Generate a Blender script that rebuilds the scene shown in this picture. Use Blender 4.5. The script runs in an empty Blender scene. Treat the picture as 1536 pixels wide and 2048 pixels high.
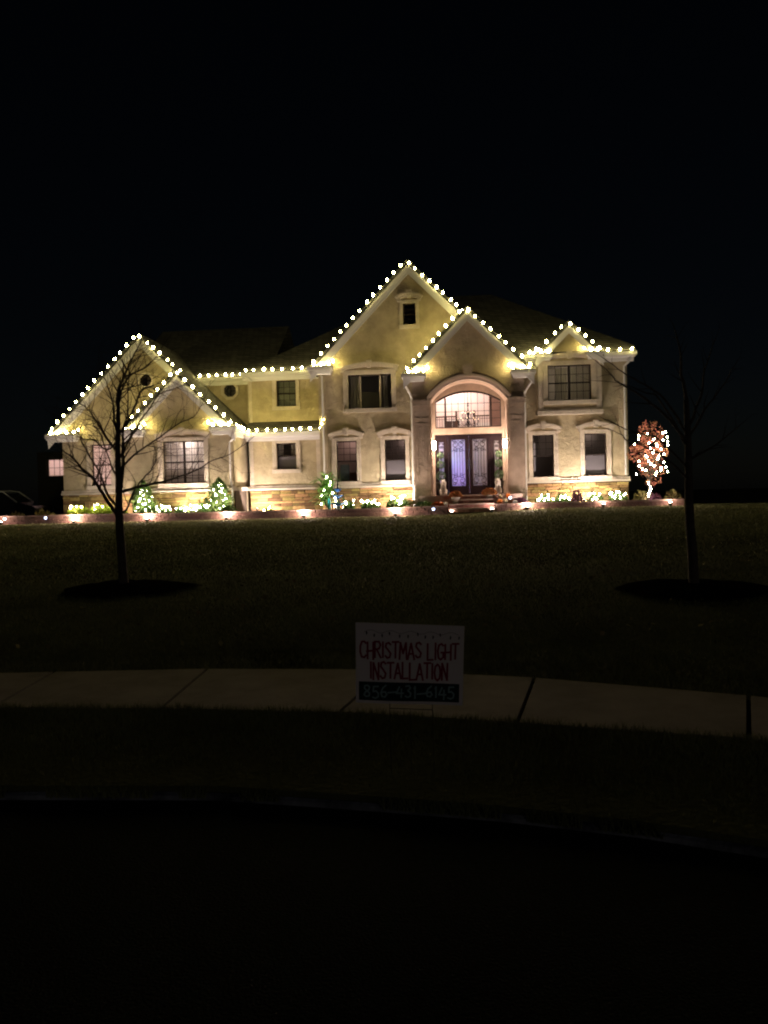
import bpy, bmesh, math, random
import numpy as np
from mathutils import Vector, Matrix, noise
from mathutils.geometry import tessellate_polygon

random.seed(7); rng = np.random.default_rng(7)
R_ = math.radians
sc = bpy.context.scene
COL = sc.collection

# ------------------------------------------------------------------ camera
CZ = 1.7; D0 = 34.0; TH = R_(5.0); PITCH = R_(-1.258); ROLL = R_(-1.426)
Fv = Vector((0, math.cos(PITCH), math.sin(PITCH))); X0 = Vector((1, 0, 0)); U0 = X0.cross(Fv)
Rv = math.cos(ROLL)*X0 + math.sin(ROLL)*U0; Uv = -math.sin(ROLL)*X0 + math.cos(ROLL)*U0
cam = bpy.data.cameras.new('camera'); co = bpy.data.objects.new('camera', cam); COL.objects.link(co)
cam.sensor_fit = 'HORIZONTAL'; cam.sensor_width = 36; cam.lens = 36*1540/1536; cam.clip_end = 2000; cam.clip_start = .05
m = Matrix((Rv, Uv, -Fv)).transposed().to_4x4(); m.translation = (0, 0, CZ); co.matrix_world = m
sc.camera = co

# ------------------------------------------------------------------ night sky and an added fill light
w = bpy.data.worlds.new('World'); sc.world = w; w.use_nodes = True
nt = w.node_tree; bg = nt.nodes['Background']; sky = nt.nodes.new('ShaderNodeTexSky')
sky.sky_type = 'NISHITA'; sky.sun_disc = False; sky.sun_elevation = R_(38); sky.sun_rotation = R_(200); sky.air_density = 1.0
nt.links.new(sky.outputs[0], bg.inputs[0]); bg.inputs[1].default_value = 0.00038
sun = bpy.data.lights.new('sign_fill', 'SUN'); sun.energy = .042; sun.angle = R_(3); sun.color = (1, .93, .86)  # weak fill added behind the camera, kept low to brighten the yard sign
so = bpy.data.objects.new('sign_fill', sun); COL.objects.link(so); so.rotation_euler = (R_(78), 0, R_(20))
sc.view_settings.view_transform = 'Standard'; sc.view_settings.look = 'None'; sc.view_settings.exposure = 0; sc.view_settings.gamma = 1
sc.render.engine = 'CYCLES'; cy = sc.cycles
cy.use_denoising = True; cy.max_bounces = 5; cy.diffuse_bounces = 3; cy.glossy_bounces = 2; cy.transmission_bounces = 3
cy.transparent_max_bounces = 10; cy.sample_clamp_indirect = 3; cy.use_light_tree = True; cy.caustics_reflective = False; cy.caustics_refractive = False
cy.pixel_filter_type = 'BLACKMAN_HARRIS'; cy.filter_width = 2.1

# ------------------------------------------------------------------ helpers
def ray(x, y): return Fv + Rv*((x-768)/1540) - Uv*((y-1024)/1540)
def PX(x, y, D): return Vector((0, 0, CZ)) + ray(x, y)*D
def HP(u, v, z=0): return Vector((u*math.cos(TH)-v*math.sin(TH), D0-u*math.sin(TH)-v*math.cos(TH), z))
def sm(t): t = max(0, min(1, t)); return t*t*(3-2*t)
def lawn_z(x, y):
    u = x*math.cos(TH)-(y-D0)*math.sin(TH); v = -x*math.sin(TH)-(y-D0)*math.cos(TH)
    end = .84 + .2*sm((u-1)/7)
    t = max(0, min(1, (y-7)/24.5)); z = .12 + (end-.12)*t
    if v < 1.4: z -= 2.2*sm((1.4-v)/9)*sm((u-12.4)/3) + 1.2*sm((-8-v)/30) + .3*sm((1.4-v)/3)*sm((-14.5-u)/3)
    return z

MATS = {}
def mat(name, col, rough=.8, bump=0, bscale=20, var=0, vscale=3, emis=None, estr=0, metal=0, island=0, obj=0, detail=6, spec=.3):
    if name in MATS: return MATS[name]
    m = bpy.data.materials.new(name); m.use_nodes = True; n = m.node_tree; b = n.nodes['Principled BSDF']
    b.inputs['Roughness'].default_value = rough; b.inputs['Metallic'].default_value = metal; b.inputs['Specular IOR Level'].default_value = spec
    c = (*col, 1); b.inputs['Base Color'].default_value = c
    src = None
    tc = n.nodes.new('ShaderNodeTexCoord')
    if var:
        t = n.nodes.new('ShaderNodeTexNoise'); t.inputs['Scale'].default_value = vscale; t.inputs['Detail'].default_value = detail; t.inputs['Roughness'].default_value = .65
        n.links.new(tc.outputs['Object'], t.inputs['Vector'])
        mx = n.nodes.new('ShaderNodeMix'); mx.data_type = 'RGBA'
        mx.inputs[6].default_value = (*[x*(1-var) for x in col], 1); mx.inputs[7].default_value = (*[min(1, x*(1+var)) for x in col], 1)
        r = n.nodes.new('ShaderNodeMapRange'); r.inputs[1].default_value = .35; r.inputs[2].default_value = .65
        n.links.new(t.outputs[0], r.inputs[0]); n.links.new(r.outputs[0], mx.inputs[0]); src = mx.outputs[2]
    if island or obj:
        hs = n.nodes.new('ShaderNodeHueSaturation')
        if island: g = n.nodes.new('ShaderNodeNewGeometry'); o = g.outputs['Random Per Island']; a = island
        else: g = n.nodes.new('ShaderNodeObjectInfo'); o = g.outputs['Random']; a = obj
        r = n.nodes.new('ShaderNodeMapRange'); r.inputs[3].default_value = 1-a; r.inputs[4].default_value = 1+a
        n.links.new(o, r.inputs[0]); n.links.new(r.outputs[0], hs.inputs['Value'])
        m3 = n.nodes.new('ShaderNodeMath'); m3.operation = 'MULTIPLY'; m3.inputs[1].default_value = 7.31; n.links.new(o, m3.inputs[0])
        m4 = n.nodes.new('ShaderNodeMath'); m4.operation = 'FRACT'; n.links.new(m3.outputs[0], m4.inputs[0])
        r2 = n.nodes.new('ShaderNodeMapRange'); r2.inputs[3].default_value = .5-.05*a; r2.inputs[4].default_value = .5+.05*a
        n.links.new(m4.outputs[0], r2.inputs[0]); n.links.new(r2.outputs[0], hs.inputs['Hue'])
        if src: n.links.new(src, hs.inputs['Color'])
        else: hs.inputs['Color'].default_value = c
        src = hs.outputs[0]
    if src: n.links.new(src, b.inputs['Base Color'])
    if bump:
        t = n.nodes.new('ShaderNodeTexNoise'); t.inputs['Scale'].default_value = bscale; t.inputs['Detail'].default_value = 8
        n.links.new(tc.outputs['Object'], t.inputs['Vector'])
        bp = n.nodes.new('ShaderNodeBump'); bp.inputs['Strength'].default_value = bump; bp.inputs['Distance'].default_value = .03
        n.links.new(t.outputs[0], bp.inputs['Height']); n.links.new(bp.outputs[0], b.inputs['Normal'])
    if emis:
        b.inputs['Emission Color'].default_value = (*emis, 1); b.inputs['Emission Strength'].default_value = estr
    MATS[name] = m; return m

def glassmat(name, tint=(1, 1, 1), refl=.12, rough=.03):
    m = bpy.data.materials.new(name); m.use_nodes = True; n = m.node_tree
    for x in list(n.nodes): n.nodes.remove(x)
    o = n.nodes.new('ShaderNodeOutputMaterial'); g = n.nodes.new('ShaderNodeBsdfGlossy'); t = n.nodes.new('ShaderNodeBsdfTransparent'); mx = n.nodes.new('ShaderNodeMixShader')
    g.inputs['Roughness'].default_value = rough; t.inputs['Color'].default_value = (*tint, 1); mx.inputs[0].default_value = refl
    n.links.new(t.outputs[0], mx.inputs[1]); n.links.new(g.outputs[0], mx.inputs[2]); n.links.new(mx.outputs[0], o.inputs[0])
    return m
def translmat(name, col, tr=.6, trans=0):
    m = bpy.data.materials.new(name); m.use_nodes = True; n = m.node_tree
    for x in list(n.nodes): n.nodes.remove(x)
    o = n.nodes.new('ShaderNodeOutputMaterial'); d = n.nodes.new('ShaderNodeBsdfDiffuse'); t = n.nodes.new('ShaderNodeBsdfTranslucent'); mx = n.nodes.new('ShaderNodeMixShader')
    d.inputs[0].default_value = (*col, 1); t.inputs[0].default_value = (*col, 1); mx.inputs[0].default_value = tr
    n.links.new(d.outputs[0], mx.inputs[1]); n.links.new(t.outputs[0], mx.inputs[2]); last = mx
    if trans:
        tp = n.nodes.new('ShaderNodeBsdfTransparent'); m2 = n.nodes.new('ShaderNodeMixShader'); m2.inputs[0].default_value = trans
        n.links.new(mx.outputs[0], m2.inputs[1]); n.links.new(tp.outputs[0], m2.inputs[2]); last = m2
    n.links.new(last.outputs[0], o.inputs[0]); return m

def stucco_mat(name, col):
    m = mat(name, col, .9, 0, 1, .2, 1.3, detail=12)
    n = m.node_tree; b = n.nodes['Principled BSDF']; tc = n.nodes.new('ShaderNodeTexCoord')
    t = n.nodes.new('ShaderNodeTexNoise'); t.inputs['Scale'].default_value = 5; t.inputs['Detail'].default_value = 12; t.inputs['Roughness'].default_value = .72; t.inputs['Distortion'].default_value = .6
    n.links.new(tc.outputs['Object'], t.inputs['Vector'])
    bp = n.nodes.new('ShaderNodeBump'); bp.inputs['Strength'].default_value = .9; bp.inputs['Distance'].default_value = .09
    n.links.new(t.outputs[0], bp.inputs['Height']); n.links.new(bp.outputs[0], b.inputs['Normal']); return m
def shingle_mat(name):
    m = mat(name, (.075, .07, .062), .9); n = m.node_tree; b = n.nodes['Principled BSDF']
    tc = n.nodes.new('ShaderNodeTexCoord'); mp = n.nodes.new('ShaderNodeMapping')
    sep = n.nodes.new('ShaderNodeSeparateXYZ'); n.links.new(tc.outputs['Object'], sep.inputs[0])
    # bands of constant height are courses; x+y runs along them
    ad = n.nodes.new('ShaderNodeMath'); ad.operation = 'ADD'; n.links.new(sep.outputs[0], ad.inputs[0]); n.links.new(sep.outputs[1], ad.inputs[1])
    cb = n.nodes.new('ShaderNodeCombineXYZ'); n.links.new(ad.outputs[0], cb.inputs[0]); n.links.new(sep.outputs[2], cb.inputs[1])
    br = n.nodes.new('ShaderNodeTexBrick'); br.inputs['Scale'].default_value = 1; br.inputs['Brick Width'].default_value = .32; br.inputs['Row Height'].default_value = .13; br.inputs['Mortar Size'].default_value = .012
    br.inputs['Color1'].default_value = (.13, .125, .11, 1); br.inputs['Color2'].default_value = (.075, .07, .062, 1); br.inputs['Mortar'].default_value = (.02, .02, .02, 1)
    n.links.new(cb.outputs[0], br.inputs['Vector']); n.links.new(br.outputs[0], b.inputs['Base Color'])
    bp = n.nodes.new('ShaderNodeBump'); bp.inputs['Strength'].default_value = .6; bp.inputs['Distance'].default_value = .03
    n.links.new(br.outputs['Fac'], bp.inputs['Height']); bp.invert = True; n.links.new(bp.outputs[0], b.inputs['Normal']); return m

M = dict(
 stucco=stucco_mat('stucco', (.44, .365, .235)), stucco_trim=stucco_mat('stucco_trim', (.58, .50, .40)),
 portico=stucco_mat('portico_stucco', (.42, .33, .26)),
 white=mat('white_paint', (.78, .76, .72), .5), shingle=shingle_mat('shingles'),
 frame=mat('bronze_frame', (.025, .018, .016), .4), mortar=mat('mortar', (.05, .035, .025), .95, .5, 30),
 stone=mat('field_stone', (.31, .205, .08), .9, .9, 16, .35, 6, obj=.6), block=mat('wall_block', (.08, .042, .03), .95, .9, 22, .25, 14, obj=.3),
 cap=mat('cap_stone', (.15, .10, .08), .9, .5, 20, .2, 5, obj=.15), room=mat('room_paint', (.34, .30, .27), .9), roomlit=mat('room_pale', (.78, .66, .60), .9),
 glass=glassmat('window_glass'), screen=translmat('insect_screen', (.17, .155, .17), .15, .25),
 curtain=translmat('curtain_cloth', (.62, .58, .5), .4), blind=translmat('roller_blind', (.8, .74, .72), .5),
 obscure=translmat('obscure_glass', (.8, .78, .85), .85), iron=mat('wrought_iron', (.02, .018, .02), .45, metal=.6),
 door=mat('door_wood', (.012, .007, .009), .6, .2, 8, spec=.06), gutter=mat('gutter_paint', (.62, .6, .56), .4),
 mulch=mat('mulch', (.007, .005, .004), 1, 1, 30, .4, 20, spec=0), soil=mat('bed_mulch', (.05, .03, .022), 1, 1, 25, .4, 15, spec=.05),
 concrete=mat('sidewalk_concrete', (.33, .275, .255), .95, .25, 60, .18, 2.5, obj=.08, spec=.05), grassg=mat('turf', (.085, .083, .038), 1, .5, 25, .3, .9, spec=.05),
 blade=mat('grass_blade', (.17, .175, .075), .8, var=.35, vscale=.7, island=.25, spec=.1), asphalt=mat('asphalt', (.02, .02, .022), .95, .6, 80, .2, 30, spec=.03),
 kerb=mat('kerb_concrete', (.14, .14, .16), .9, .4, 40, .95, 3), bark=mat('bark', (.085, .065, .052), .95, .8, 30, .3, 10),
 bulb=mat('warm_bulb', (1, .9, .7), .4, emis=(1, .84, .30), estr=165), mini=mat('mini_bulb', (1, .95, .8), .4, emis=(1, .95, .62), estr=95),
 cord=mat('green_cord', (.01, .02, .01), .6), lens=mat('lamp_lens', (1, 1, 1), .4, emis=(1, .78, .62), estr=60),
 solar=mat('solar_lens', (.9, .95, 1), .4, emis=(.55, .68, 1), estr=5), black=mat('black_metal', (.02, .02, .02), .5),
 leaf=mat('shrub_leaf', (.10, .17, .045), .7, island=.45), lime=mat('lime_leaf', (.42, .52, .06), .7, island=.35),
 palm=mat('strap_leaf', (.17, .34, .09), .5, island=.4), red=mat('red_leaf', (.5, .18, .12), .8, island=.5),
 purple=mat('purple_leaf', (.12, .04, .07), .8, island=.4), mum=mat('mum_flower', (.33, .13, .045), .9, island=.45), mum2=mat('rust_flower', (.42, .1, .04), .9, island=.45),
 topi=mat('topiary_leaf', (.10, .17, .09), .8, island=.4), statue=mat('cast_stone', (.62, .58, .54), .8, .5, 25, .15, 8),
 pot=mat('pale_pot', (.55, .5, .46), .7), urn=mat('dark_urn', (.03, .035, .03), .5), pumpkin=mat('pumpkin_skin', (.62, .17, .03), .5), gourd=mat('gourd_skin', (.45, .36, .2), .6), stem=mat('dry_stem', (.12, .1, .04), .9),
 blue=mat('blue_glaze', (.05, .16, .55), .2, spec=.6), teal=mat('teal_glass', (.03, .38, .42), .15, spec=.6), dry=mat('dry_leaf', (.25, .2, .08), .9, island=.4),
 brick=mat('step_brick', (.30, .15, .12), .9, .6, 25, .2, 8, obj=.3), tread=mat('step_tread', (.45, .34, .30), .8, .4, 30, .15, 5),
 carp=mat('car_paint', (.008, .008, .01), .12, spec=.4), carg=mat('car_glass', (.01, .01, .012), .05, spec=.6), chrome=mat('chrome', (.6, .6, .6), .15, metal=1), tail=mat('tail_lens', (.4, .01, .01), .2), tyre=mat('tyre_rubber', (.015, .015, .015), .9),
 signw=translmat('sign_board', (.66, .62, .66), .25), signr=mat('sign_red', (.26, .008, .03), .7), signg=mat('sign_green', (.006, .02, .018), .7), signt=mat('sign_teal', (.24, .34, .34), .7), wire=mat('sign_wire', (.06, .05, .04), .5, metal=.5),
 sconce=mat('sconce_glass', (1, .9, .8), .4, emis=(1, .80, .62), estr=60), crystal=mat('crystal', (.8, .8, .85), .1, spec=1), wood=mat('rail_wood', (.05, .025, .015), .4),
)

def link(o, parent=None):
    COL.objects.link(o)
    if parent: o.parent = parent
    return o
def tag(o, label, cat=None, group=None, kind=None):
    if label: o['label'] = label
    if cat: o['category'] = cat
    if group: o['group'] = group
    if kind: o['kind'] = kind
    return o
def empty(name, loc=(0, 0, 0), rz=0, label=None, cat=None, group=None):
    o = bpy.data.objects.new(name, None); COL.objects.link(o); o.location = loc; o.rotation_euler = (0, 0, rz); o.empty_display_size = .2
    return tag(o, label, cat, group)
def inst(name, mesh, parent=None, loc=(0, 0, 0), rot=(0, 0, 0), scale=(1, 1, 1)):
    o = bpy.data.objects.new(name, mesh); link(o, parent); o.location = loc; o.rotation_euler = rot; o.scale = scale; return o

class MB:
    """mesh builder; hs=True takes house coordinates (u, v towards the street, z)"""
    def __init__(s, hs=False): s.v = []; s.f = []; s.hs = hs
    def P(s, p): return (p[0], -p[1], p[2]) if s.hs else tuple(p)
    def add(s, vs, fs):
        k = len(s.v); s.v += [s.P(p) for p in vs]; s.f += [tuple(i+k for i in f) for f in fs]; return s
    def box(s, a0, a1, b0, b1, c0, c1):
        v = [(a, b, c) for a in (a0, a1) for b in (b0, b1) for c in (c0, c1)]
        return s.add(v, [(0, 1, 3, 2), (4, 6, 7, 5), (0, 4, 5, 1), (2, 3, 7, 6), (0, 2, 6, 4), (1, 5, 7, 3)])
    def prism(s, poly, b0, b1):   # polygon in (a, c) extruded along b
        n = len(poly); v = [(a, b0, c) for a, c in poly]+[(a, b1, c) for a, c in poly]
        return s.add(v, [tuple(range(n)), tuple(range(2*n-1, n-1, -1))]+[(i, i+n, (i+1) % n+n, (i+1) % n) for i in range(n)])
    def strip(s, A, B, b0, b1):   # band between two point rows (a,c), extruded along b
        for i in range(len(A)-1): s.prism([A[i], A[i+1], B[i+1], B[i]], b0, b1)
        return s
    def tube(s, pts, r, n=6):
        pts = [Vector(p) for p in pts]
        if not isinstance(r, (list, tuple)): r = [r]*len(pts)
        rings = []; ref = None
        for i, p in enumerate(pts):
            d = (pts[min(i+1, len(pts)-1)]-pts[max(i-1, 0)])
            if d.length < 1e-9: d = Vector((0, 0, 1))
            d.normalize()
            if ref is None: ref = Vector((1, 0, 0)) if abs(d.x) < .8 else Vector((0, 1, 0))
            a = d.cross(ref); a.normalize(); b = d.cross(a); ref = -b if False else a.cross(d)
            rings.append([p+(a*math.cos(t*math.tau/n)+b*math.sin(t*math.tau/n))*r[i] for t in range(n)])
        k = len(pts); v = [q for g in rings for q in g]
        f = [(i*n+j, i*n+(j+1) % n, (i+1)*n+(j+1) % n, (i+1)*n+j) for i in range(k-1) for j in range(n)]
        f += [tuple(range(n-1, -1, -1)), tuple((k-1)*n+j for j in range(n))]
        return s.add(v, f)
    def lathe(s, prof, c=(0, 0, 0), n=14):
        v = []; f = []
        for r, z in prof:
            for j in range(n): v.append((c[0]+max(r, 1e-4)*math.cos(j*math.tau/n), c[1]+max(r, 1e-4)*math.sin(j*math.tau/n), c[2]+z))
        for i in range(len(prof)-1):
            for j in range(n): f.append((i*n+j, i*n+(j+1) % n, (i+1)*n+(j+1) % n, (i+1)*n+j))
        return s.add(v, f)
    def ball(s, c, r, n=8, m_=6):
        r = r if isinstance(r, (tuple, list)) else (r, r, r); v = []; f = []
        for i in range(m_+1):
            a = math.pi*i/m_
            for j in range(n): v.append((c[0]+r[0]*math.sin(a)*math.cos(j*math.tau/n), c[1]+r[1]*math.sin(a)*math.sin(j*math.tau/n), c[2]-r[2]*math.cos(a)))
        for i in range(m_):
            for j in range(n): f.append((i*n+j, i*n+(j+1) % n, (i+1)*n+(j+1) % n, (i+1)*n+j))
        return s.add(v, f)
    def mesh(s, name, m_):
        me = bpy.data.meshes.new(name); me.from_pydata(s.v, [], s.f); me.update()
        bm = bmesh.new(); bm.from_mesh(me); bmesh.ops.recalc_face_normals(bm, faces=bm.faces); bm.to_mesh(me); bm.free()
        if m_: me.materials.append(m_)
        return me
    def build(s, name, m_, parent=None, smooth=False):
        me = s.mesh(name, m_)
        if smooth: me.polygons.foreach_set('use_smooth', [True]*len(me.polygons))
        return link(bpy.data.objects.new(name, me), parent)

def raw(name, verts, faces, m_, parent=None, smooth=False):
    me = bpy.data.meshes.new(name); me.from_pydata(verts if isinstance(verts, list) else verts.tolist(), [], faces if isinstance(faces, list) else faces.tolist()); me.update()
    if m_: me.materials.append(m_)
    if smooth: me.polygons.foreach_set('use_smooth', [True]*len(me.polygons))
    return link(bpy.data.objects.new(name, me), parent)

def leaves(name, pos, nrm, size, m_, parent=None, aspect=.45, jitter=.6):
    """many small leaf faces: pos (n,3), nrm (n,3) preferred direction the leaf points to"""
    n = len(pos); d = nrm+rng.normal(0, jitter, (n, 3)); d /= np.linalg.norm(d, axis=1)[:, None]+1e-9
    t = np.cross(d, rng.normal(0, 1, (n, 3))); t /= np.linalg.norm(t, axis=1)[:, None]+1e-9
    s = size*rng.uniform(.6, 1.3, (n, 1))
    a = pos-d*s*.5; b = pos+t*s*aspect*.5; c = pos+d*s*.5; e = pos-t*s*aspect*.5
    V = np.stack([a, b, c, e], 1).reshape(-1, 3); Fc = np.arange(4*n).reshape(-1, 4)
    return raw(name, V, Fc, m_, parent)

# ------------------------------------------------------------------ ground
xs = np.concatenate([np.linspace(-160, -30, 14), np.linspace(-28, 22, 90), np.linspace(24, 160, 14)])
def terrain():
    ys = np.concatenate([np.linspace(6.3, 36, 110), np.linspace(38, 60, 10), [80, 120, 200, 400, 800]])
    V = []; Fc = []
    for y in ys:
        for x in xs:
            z = lawn_z(x, y)+.025*noise.noise(Vector((x*.35, y*.35, 0)))+.012*noise.noise(Vector((x*1.7, y*1.7, 3)))
            # inside the cul-de-sac curve the lawn starts at the back edge of the walk
            if y < 8: z = .115
            V.append((x if y < 60 else x*y/60, y, z-.02))
    nx = len(xs)
    for j in range(len(ys)-1):
        for i in range(nx-1): Fc.append((j*nx+i, j*nx+i+1, (j+1)*nx+i+1, (j+1)*nx+i))
    o = raw('lawn', V, Fc, M['grassg'], smooth=True); tag(o, 'dark mown lawn rising from the sidewalk to the house', kind='structure')
terrain()
# curved walk, kerb and street: arcs round a turning circle, centre CC
def back(x): return np.interp(x, [-30, -12, -6, -3.6, -1.74, -.34, 1.2, 2.7, 5, 8, 12], [7.3, 7.25, 7.2, 7.13, 7.1, 6.93, 6.46, 5.72, 4.2, 1.6, -3])
def front(x): return np.interp(x, [-30, -12, -6, -3.0, -1.72, -.28, .87, 2.23, 4.2, 6.5, 9], [5.95, 5.93, 5.92, 5.92, 5.78, 5.55, 5.2, 4.75, 3.3, 1.0, -3])
def kerbl(x): return np.interp(x, [-30, -6, -3, -.96, -.16, .54, 1.17, 2.4, 4, 6], [4.35, 4.35, 4.3, 4.16, 3.98, 3.8, 3.58, 3.0, 1.6, -1])
def under():
    V = []; Fc = []; X = np.linspace(-60, 60, 61); Y = [-40, -20, -5, 0, 3, 5, 6.6]
    for y in Y:
        for x in X: V.append((x, y, .06))
    for j in range(len(Y)-1):
        for i in range(len(X)-1): Fc.append((j*61+i, j*61+i+1, (j+1)*61+i+1, (j+1)*61+i))
    o = raw('street', V, Fc, M['asphalt']); tag(o, 'dark asphalt street in front of the kerb', kind='structure')
under()
def band(name, lo, hi, z, m_, label, n=120, x0=-30, x1=6):
    V = []; Fc = []; X = np.linspace(x0, x1, n)
    for x in X:
        a, b = float(lo(x)), float(hi(x))
        V += [(x, a, -.08), (x, a, z), (x, (a+b)/2, z+.01), (x, b, z)]
    for i in range(n-1):
        for k in range(3): Fc.append((i*4+k, i*4+k+1, i*4+5+k, i*4+4+k))
    o = raw(name, V, Fc, m_); return tag(o, label, kind='structure')
band('kerb', kerbl, lambda x: kerbl(x)+.05+.02*math.sin(x*9), .085, M['kerb'], 'worn concrete kerb along the street')
band('verge', lambda x: kerbl(x)+.04, lambda x: front(x)+.03, .125, M['grassg'], 'grass strip between kerb and sidewalk')
band('lawn_edge', lambda x: back(x)-.03, lambda x: back(x)*0+7.9 if True else 0, .108, M['grassg'], 'front edge of the lawn behind the sidewalk')
walk = bpy.data.objects.new('sidewalk', None); link(walk); tag(walk, 'curved concrete sidewalk', kind='structure')
jf = [-9.0, -7.6, -6.0, -4.5, -3.07, -1.72, -.36, .87, 2.23, 3.4, 4.5]; jb = [-9.2, -7.7, -6.05, -4.55, -3.1, -1.67, -.02, 1.23, 2.69, 4.3, 5.7]
for i in range(len(jf)-1):
    b = MB(); n = 6; g = .014
    pts0 = [(jf[i]+g+(jf[i+1]-jf[i]-2*g)*t/n) for t in range(n+1)]; pts1 = [(jb[i]+g+(jb[i+1]-jb[i]-2*g)*t/n) for t in range(n+1)]
    top = [(x, float(front(x)), .135) for x in pts0]+[(x, float(back(x)), .135) for x in pts1]
    bot = [(p[0], p[1], -.02) for p in top]; k = n+1
    fs = [(t, t+1, k+t+1, k+t) for t in range(n)]
    v = top+bot; o_ = 2*k
    fs += [(t, t+1, o_+t+1, o_+t) for t in range(n)]+[(k+t, k+t+1, o_+k+t+1, o_+k+t) for t in range(n)]+[(0, k, o_+k, o_), (n, k+n, o_+k+n, o_+n)]
    b.add(v, fs); b.build('slab', M['concrete'], walk)
base_b = MB(); base_b.add([(-30, 5.9, .06), (-9, 5.95, .06)]+[(x, float(front(x))+.02, .06) for x in np.linspace(-8.5, 5, 20)]+[(x, float(back(x))-.02, .06) for x in np.linspace(5.9, -30, 20)], [tuple(range(42))])
base_b.build('joint_fill', M['mulch'], walk)

def blades(name, pts, h, wd, label, m_=None, parent=None):
    n = len(pts); a = rng.uniform(0, math.tau, n); H = h*rng.uniform(.5, 1.3, n); L = rng.normal(0, .4, (n, 2))*H[:, None]
    dx = np.cos(a)*wd; dy = np.sin(a)*wd
    A = pts+np.stack([dx, dy, 0*a], 1); B = pts-np.stack([dx, dy, 0*a], 1); T = pts+np.stack([L[:, 0], L[:, 1], H], 1)
    V = np.stack([A, B, T], 1).reshape(-1, 3); o = raw(name, V, np.arange(3*n).reshape(-1, 3), m_ or M['blade'], parent)
    if label: tag(o, label, 'grass', kind='stuff')
    return o
RINGS = ((-4.2, 12.4, .88), (4.3, 10.75, .86))
def noring(P):
    for x, y, r in RINGS: P = P[((P[:, 0]-x)/1.13)**2+(P[:, 1]-y)**2 > r*r]
    return P
def lz(P): return np.array([lawn_z(x, y) if y > 8 else .115 for x, y in P])
X = rng.uniform(-5, 3.6, 60000); lo = kerbl(X)+.05; hi = front(X)+.02+.03*np.sin(X*5)*np.sin(X*13); Y = lo+(hi-lo)*rng.uniform(0, 1, 60000)**.45
blades('verge_grass', np.stack([X, Y, 0*X+.115], 1), .06, .0025, 'short grass blades on the strip in front of the sidewalk')
Y = 4.5+9*rng.uniform(0, 1, 110000)**1.2; X = rng.uniform(-.56, .56, 110000)*Y; P2 = np.stack([X, Y], 1); P2 = noring(P2[P2[:, 1] > back(P2[:, 0])+.02]); blades('lawn_grass', np.column_stack([P2, lz(P2)]), .045, .004, 'short lawn grass behind the sidewalk')
Y = 13.5+19*rng.uniform(0, 1, 200000)**.8; X = rng.uniform(-.56, .56, 200000)*Y; P2 = np.stack([X, Y], 1)
vv = -X*math.sin(TH)-(Y-D0)*math.cos(TH); P2 = P2[vv > 2.55]
blades('lawn_grass', np.column_stack([P2, lz(P2)-.01]), .04, .009, 'mown lawn grass near the house')
Xk = rng.uniform(-3.4, 2.6, 9000); cl_ = np.sin(Xk*7)+np.sin(Xk*17+1)+np.sin(Xk*3.1); Xk = Xk[cl_ > -.3]
blades('verge_grass', np.stack([Xk, kerbl(Xk)+rng.uniform(-.03, .07, len(Xk)), 0*Xk+.08], 1), .06, .003, 'grass creeping over the kerb')
# fallen leaves on the lawn
n = 700; Y = 8+23*rng.uniform(0, 1, n); X = rng.uniform(-.5, .5, n)*Y; P2 = np.stack([X, Y], 1); pp = np.column_stack([P2, lz(P2)+.04])
tag(leaves('fallen_leaves', pp, np.tile([1., 0, .1], (n, 1)), .07, M['dry'], aspect=.8), 'dry fallen leaves scattered on the lawn', 'leaves', kind='stuff')

# ------------------------------------------------------------------ house
house = empty('house', HP(0, 0, 0), -TH, 'two-storey beige stucco house with white trimmed gables and stone base', 'house')
FR = dict()
def arc(uc, half, zs, rise, n=16, off=0):
    """segmental arch points from left to right, offset outwards by off"""
    Rr = (half*half+rise*rise)/(2*rise); zc = zs+rise-Rr; a = math.asin(half/Rr)
    return [(uc+(Rr+off)*math.sin(-a+2*a*i/n), zc+(Rr+off)*math.cos(-a+2*a*i/n)) for i in range(n+1)]
def wall(outer, holes, v, m_=None, depth=.24, name='wall', parent=house):
    b = MB(True); loops = [[Vector((a, c, 0)) for a, c in l] for l in [outer]+holes]
    flat = [p for l in loops for p in l]; tris = tessellate_polygon(loops)
    b.add([(p.x, v, p.y) for p in flat], [tuple(t) for t in tris])
    for l in [outer]+holes:
        n = len(l); b.add([(a, v, c) for a, c in l]+[(a, v-depth, c) for a, c in l], [(i, (i+1) % n, (i+1) % n+n, i+n) for i in range(n)])
    return b.build(name, m_ or M['stucco'], parent)
def rect(a, b, c, d): return [(a, c), (b, c), (b, d), (a, d)]

def hood(uc, half, z, v, parent, rise=.17, th=.15, key=.2):
    b = MB(True); A = arc(uc, half, z, rise, 12); B = arc(uc, half, z, rise, 12, th); b.strip(A, B, v-.02, v+.14)
    C = arc(uc, half, z, rise, 12, th-.05); D = arc(uc, half+.02, z, rise, 12, th+.03); b.strip(C, D, v, v+.19)
    b.prism([(uc-half-.02, z-.05), (uc-half+.13, z-.05), (uc-half+.13, z+.06), (uc-half-.02, z+.1)], v-.02, v+.14)
    b.prism([(uc+half-.13, z-.05), (uc+half+.02, z-.05), (uc+half+.02, z+.1), (uc+half-.13, z+.06)], v-.02, v+.14)
    h = b.build('window_hood', M['stucco_trim'], parent)
    k = MB(True).prism([(uc-key*.36, z+rise-.06), (uc+key*.36, z+rise-.06), (uc+key*.6, z+rise+th+.1), (uc-key*.6, z+rise+th+.1)], v, v+.22).build('keystone', M['stucco_trim'], parent)

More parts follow.
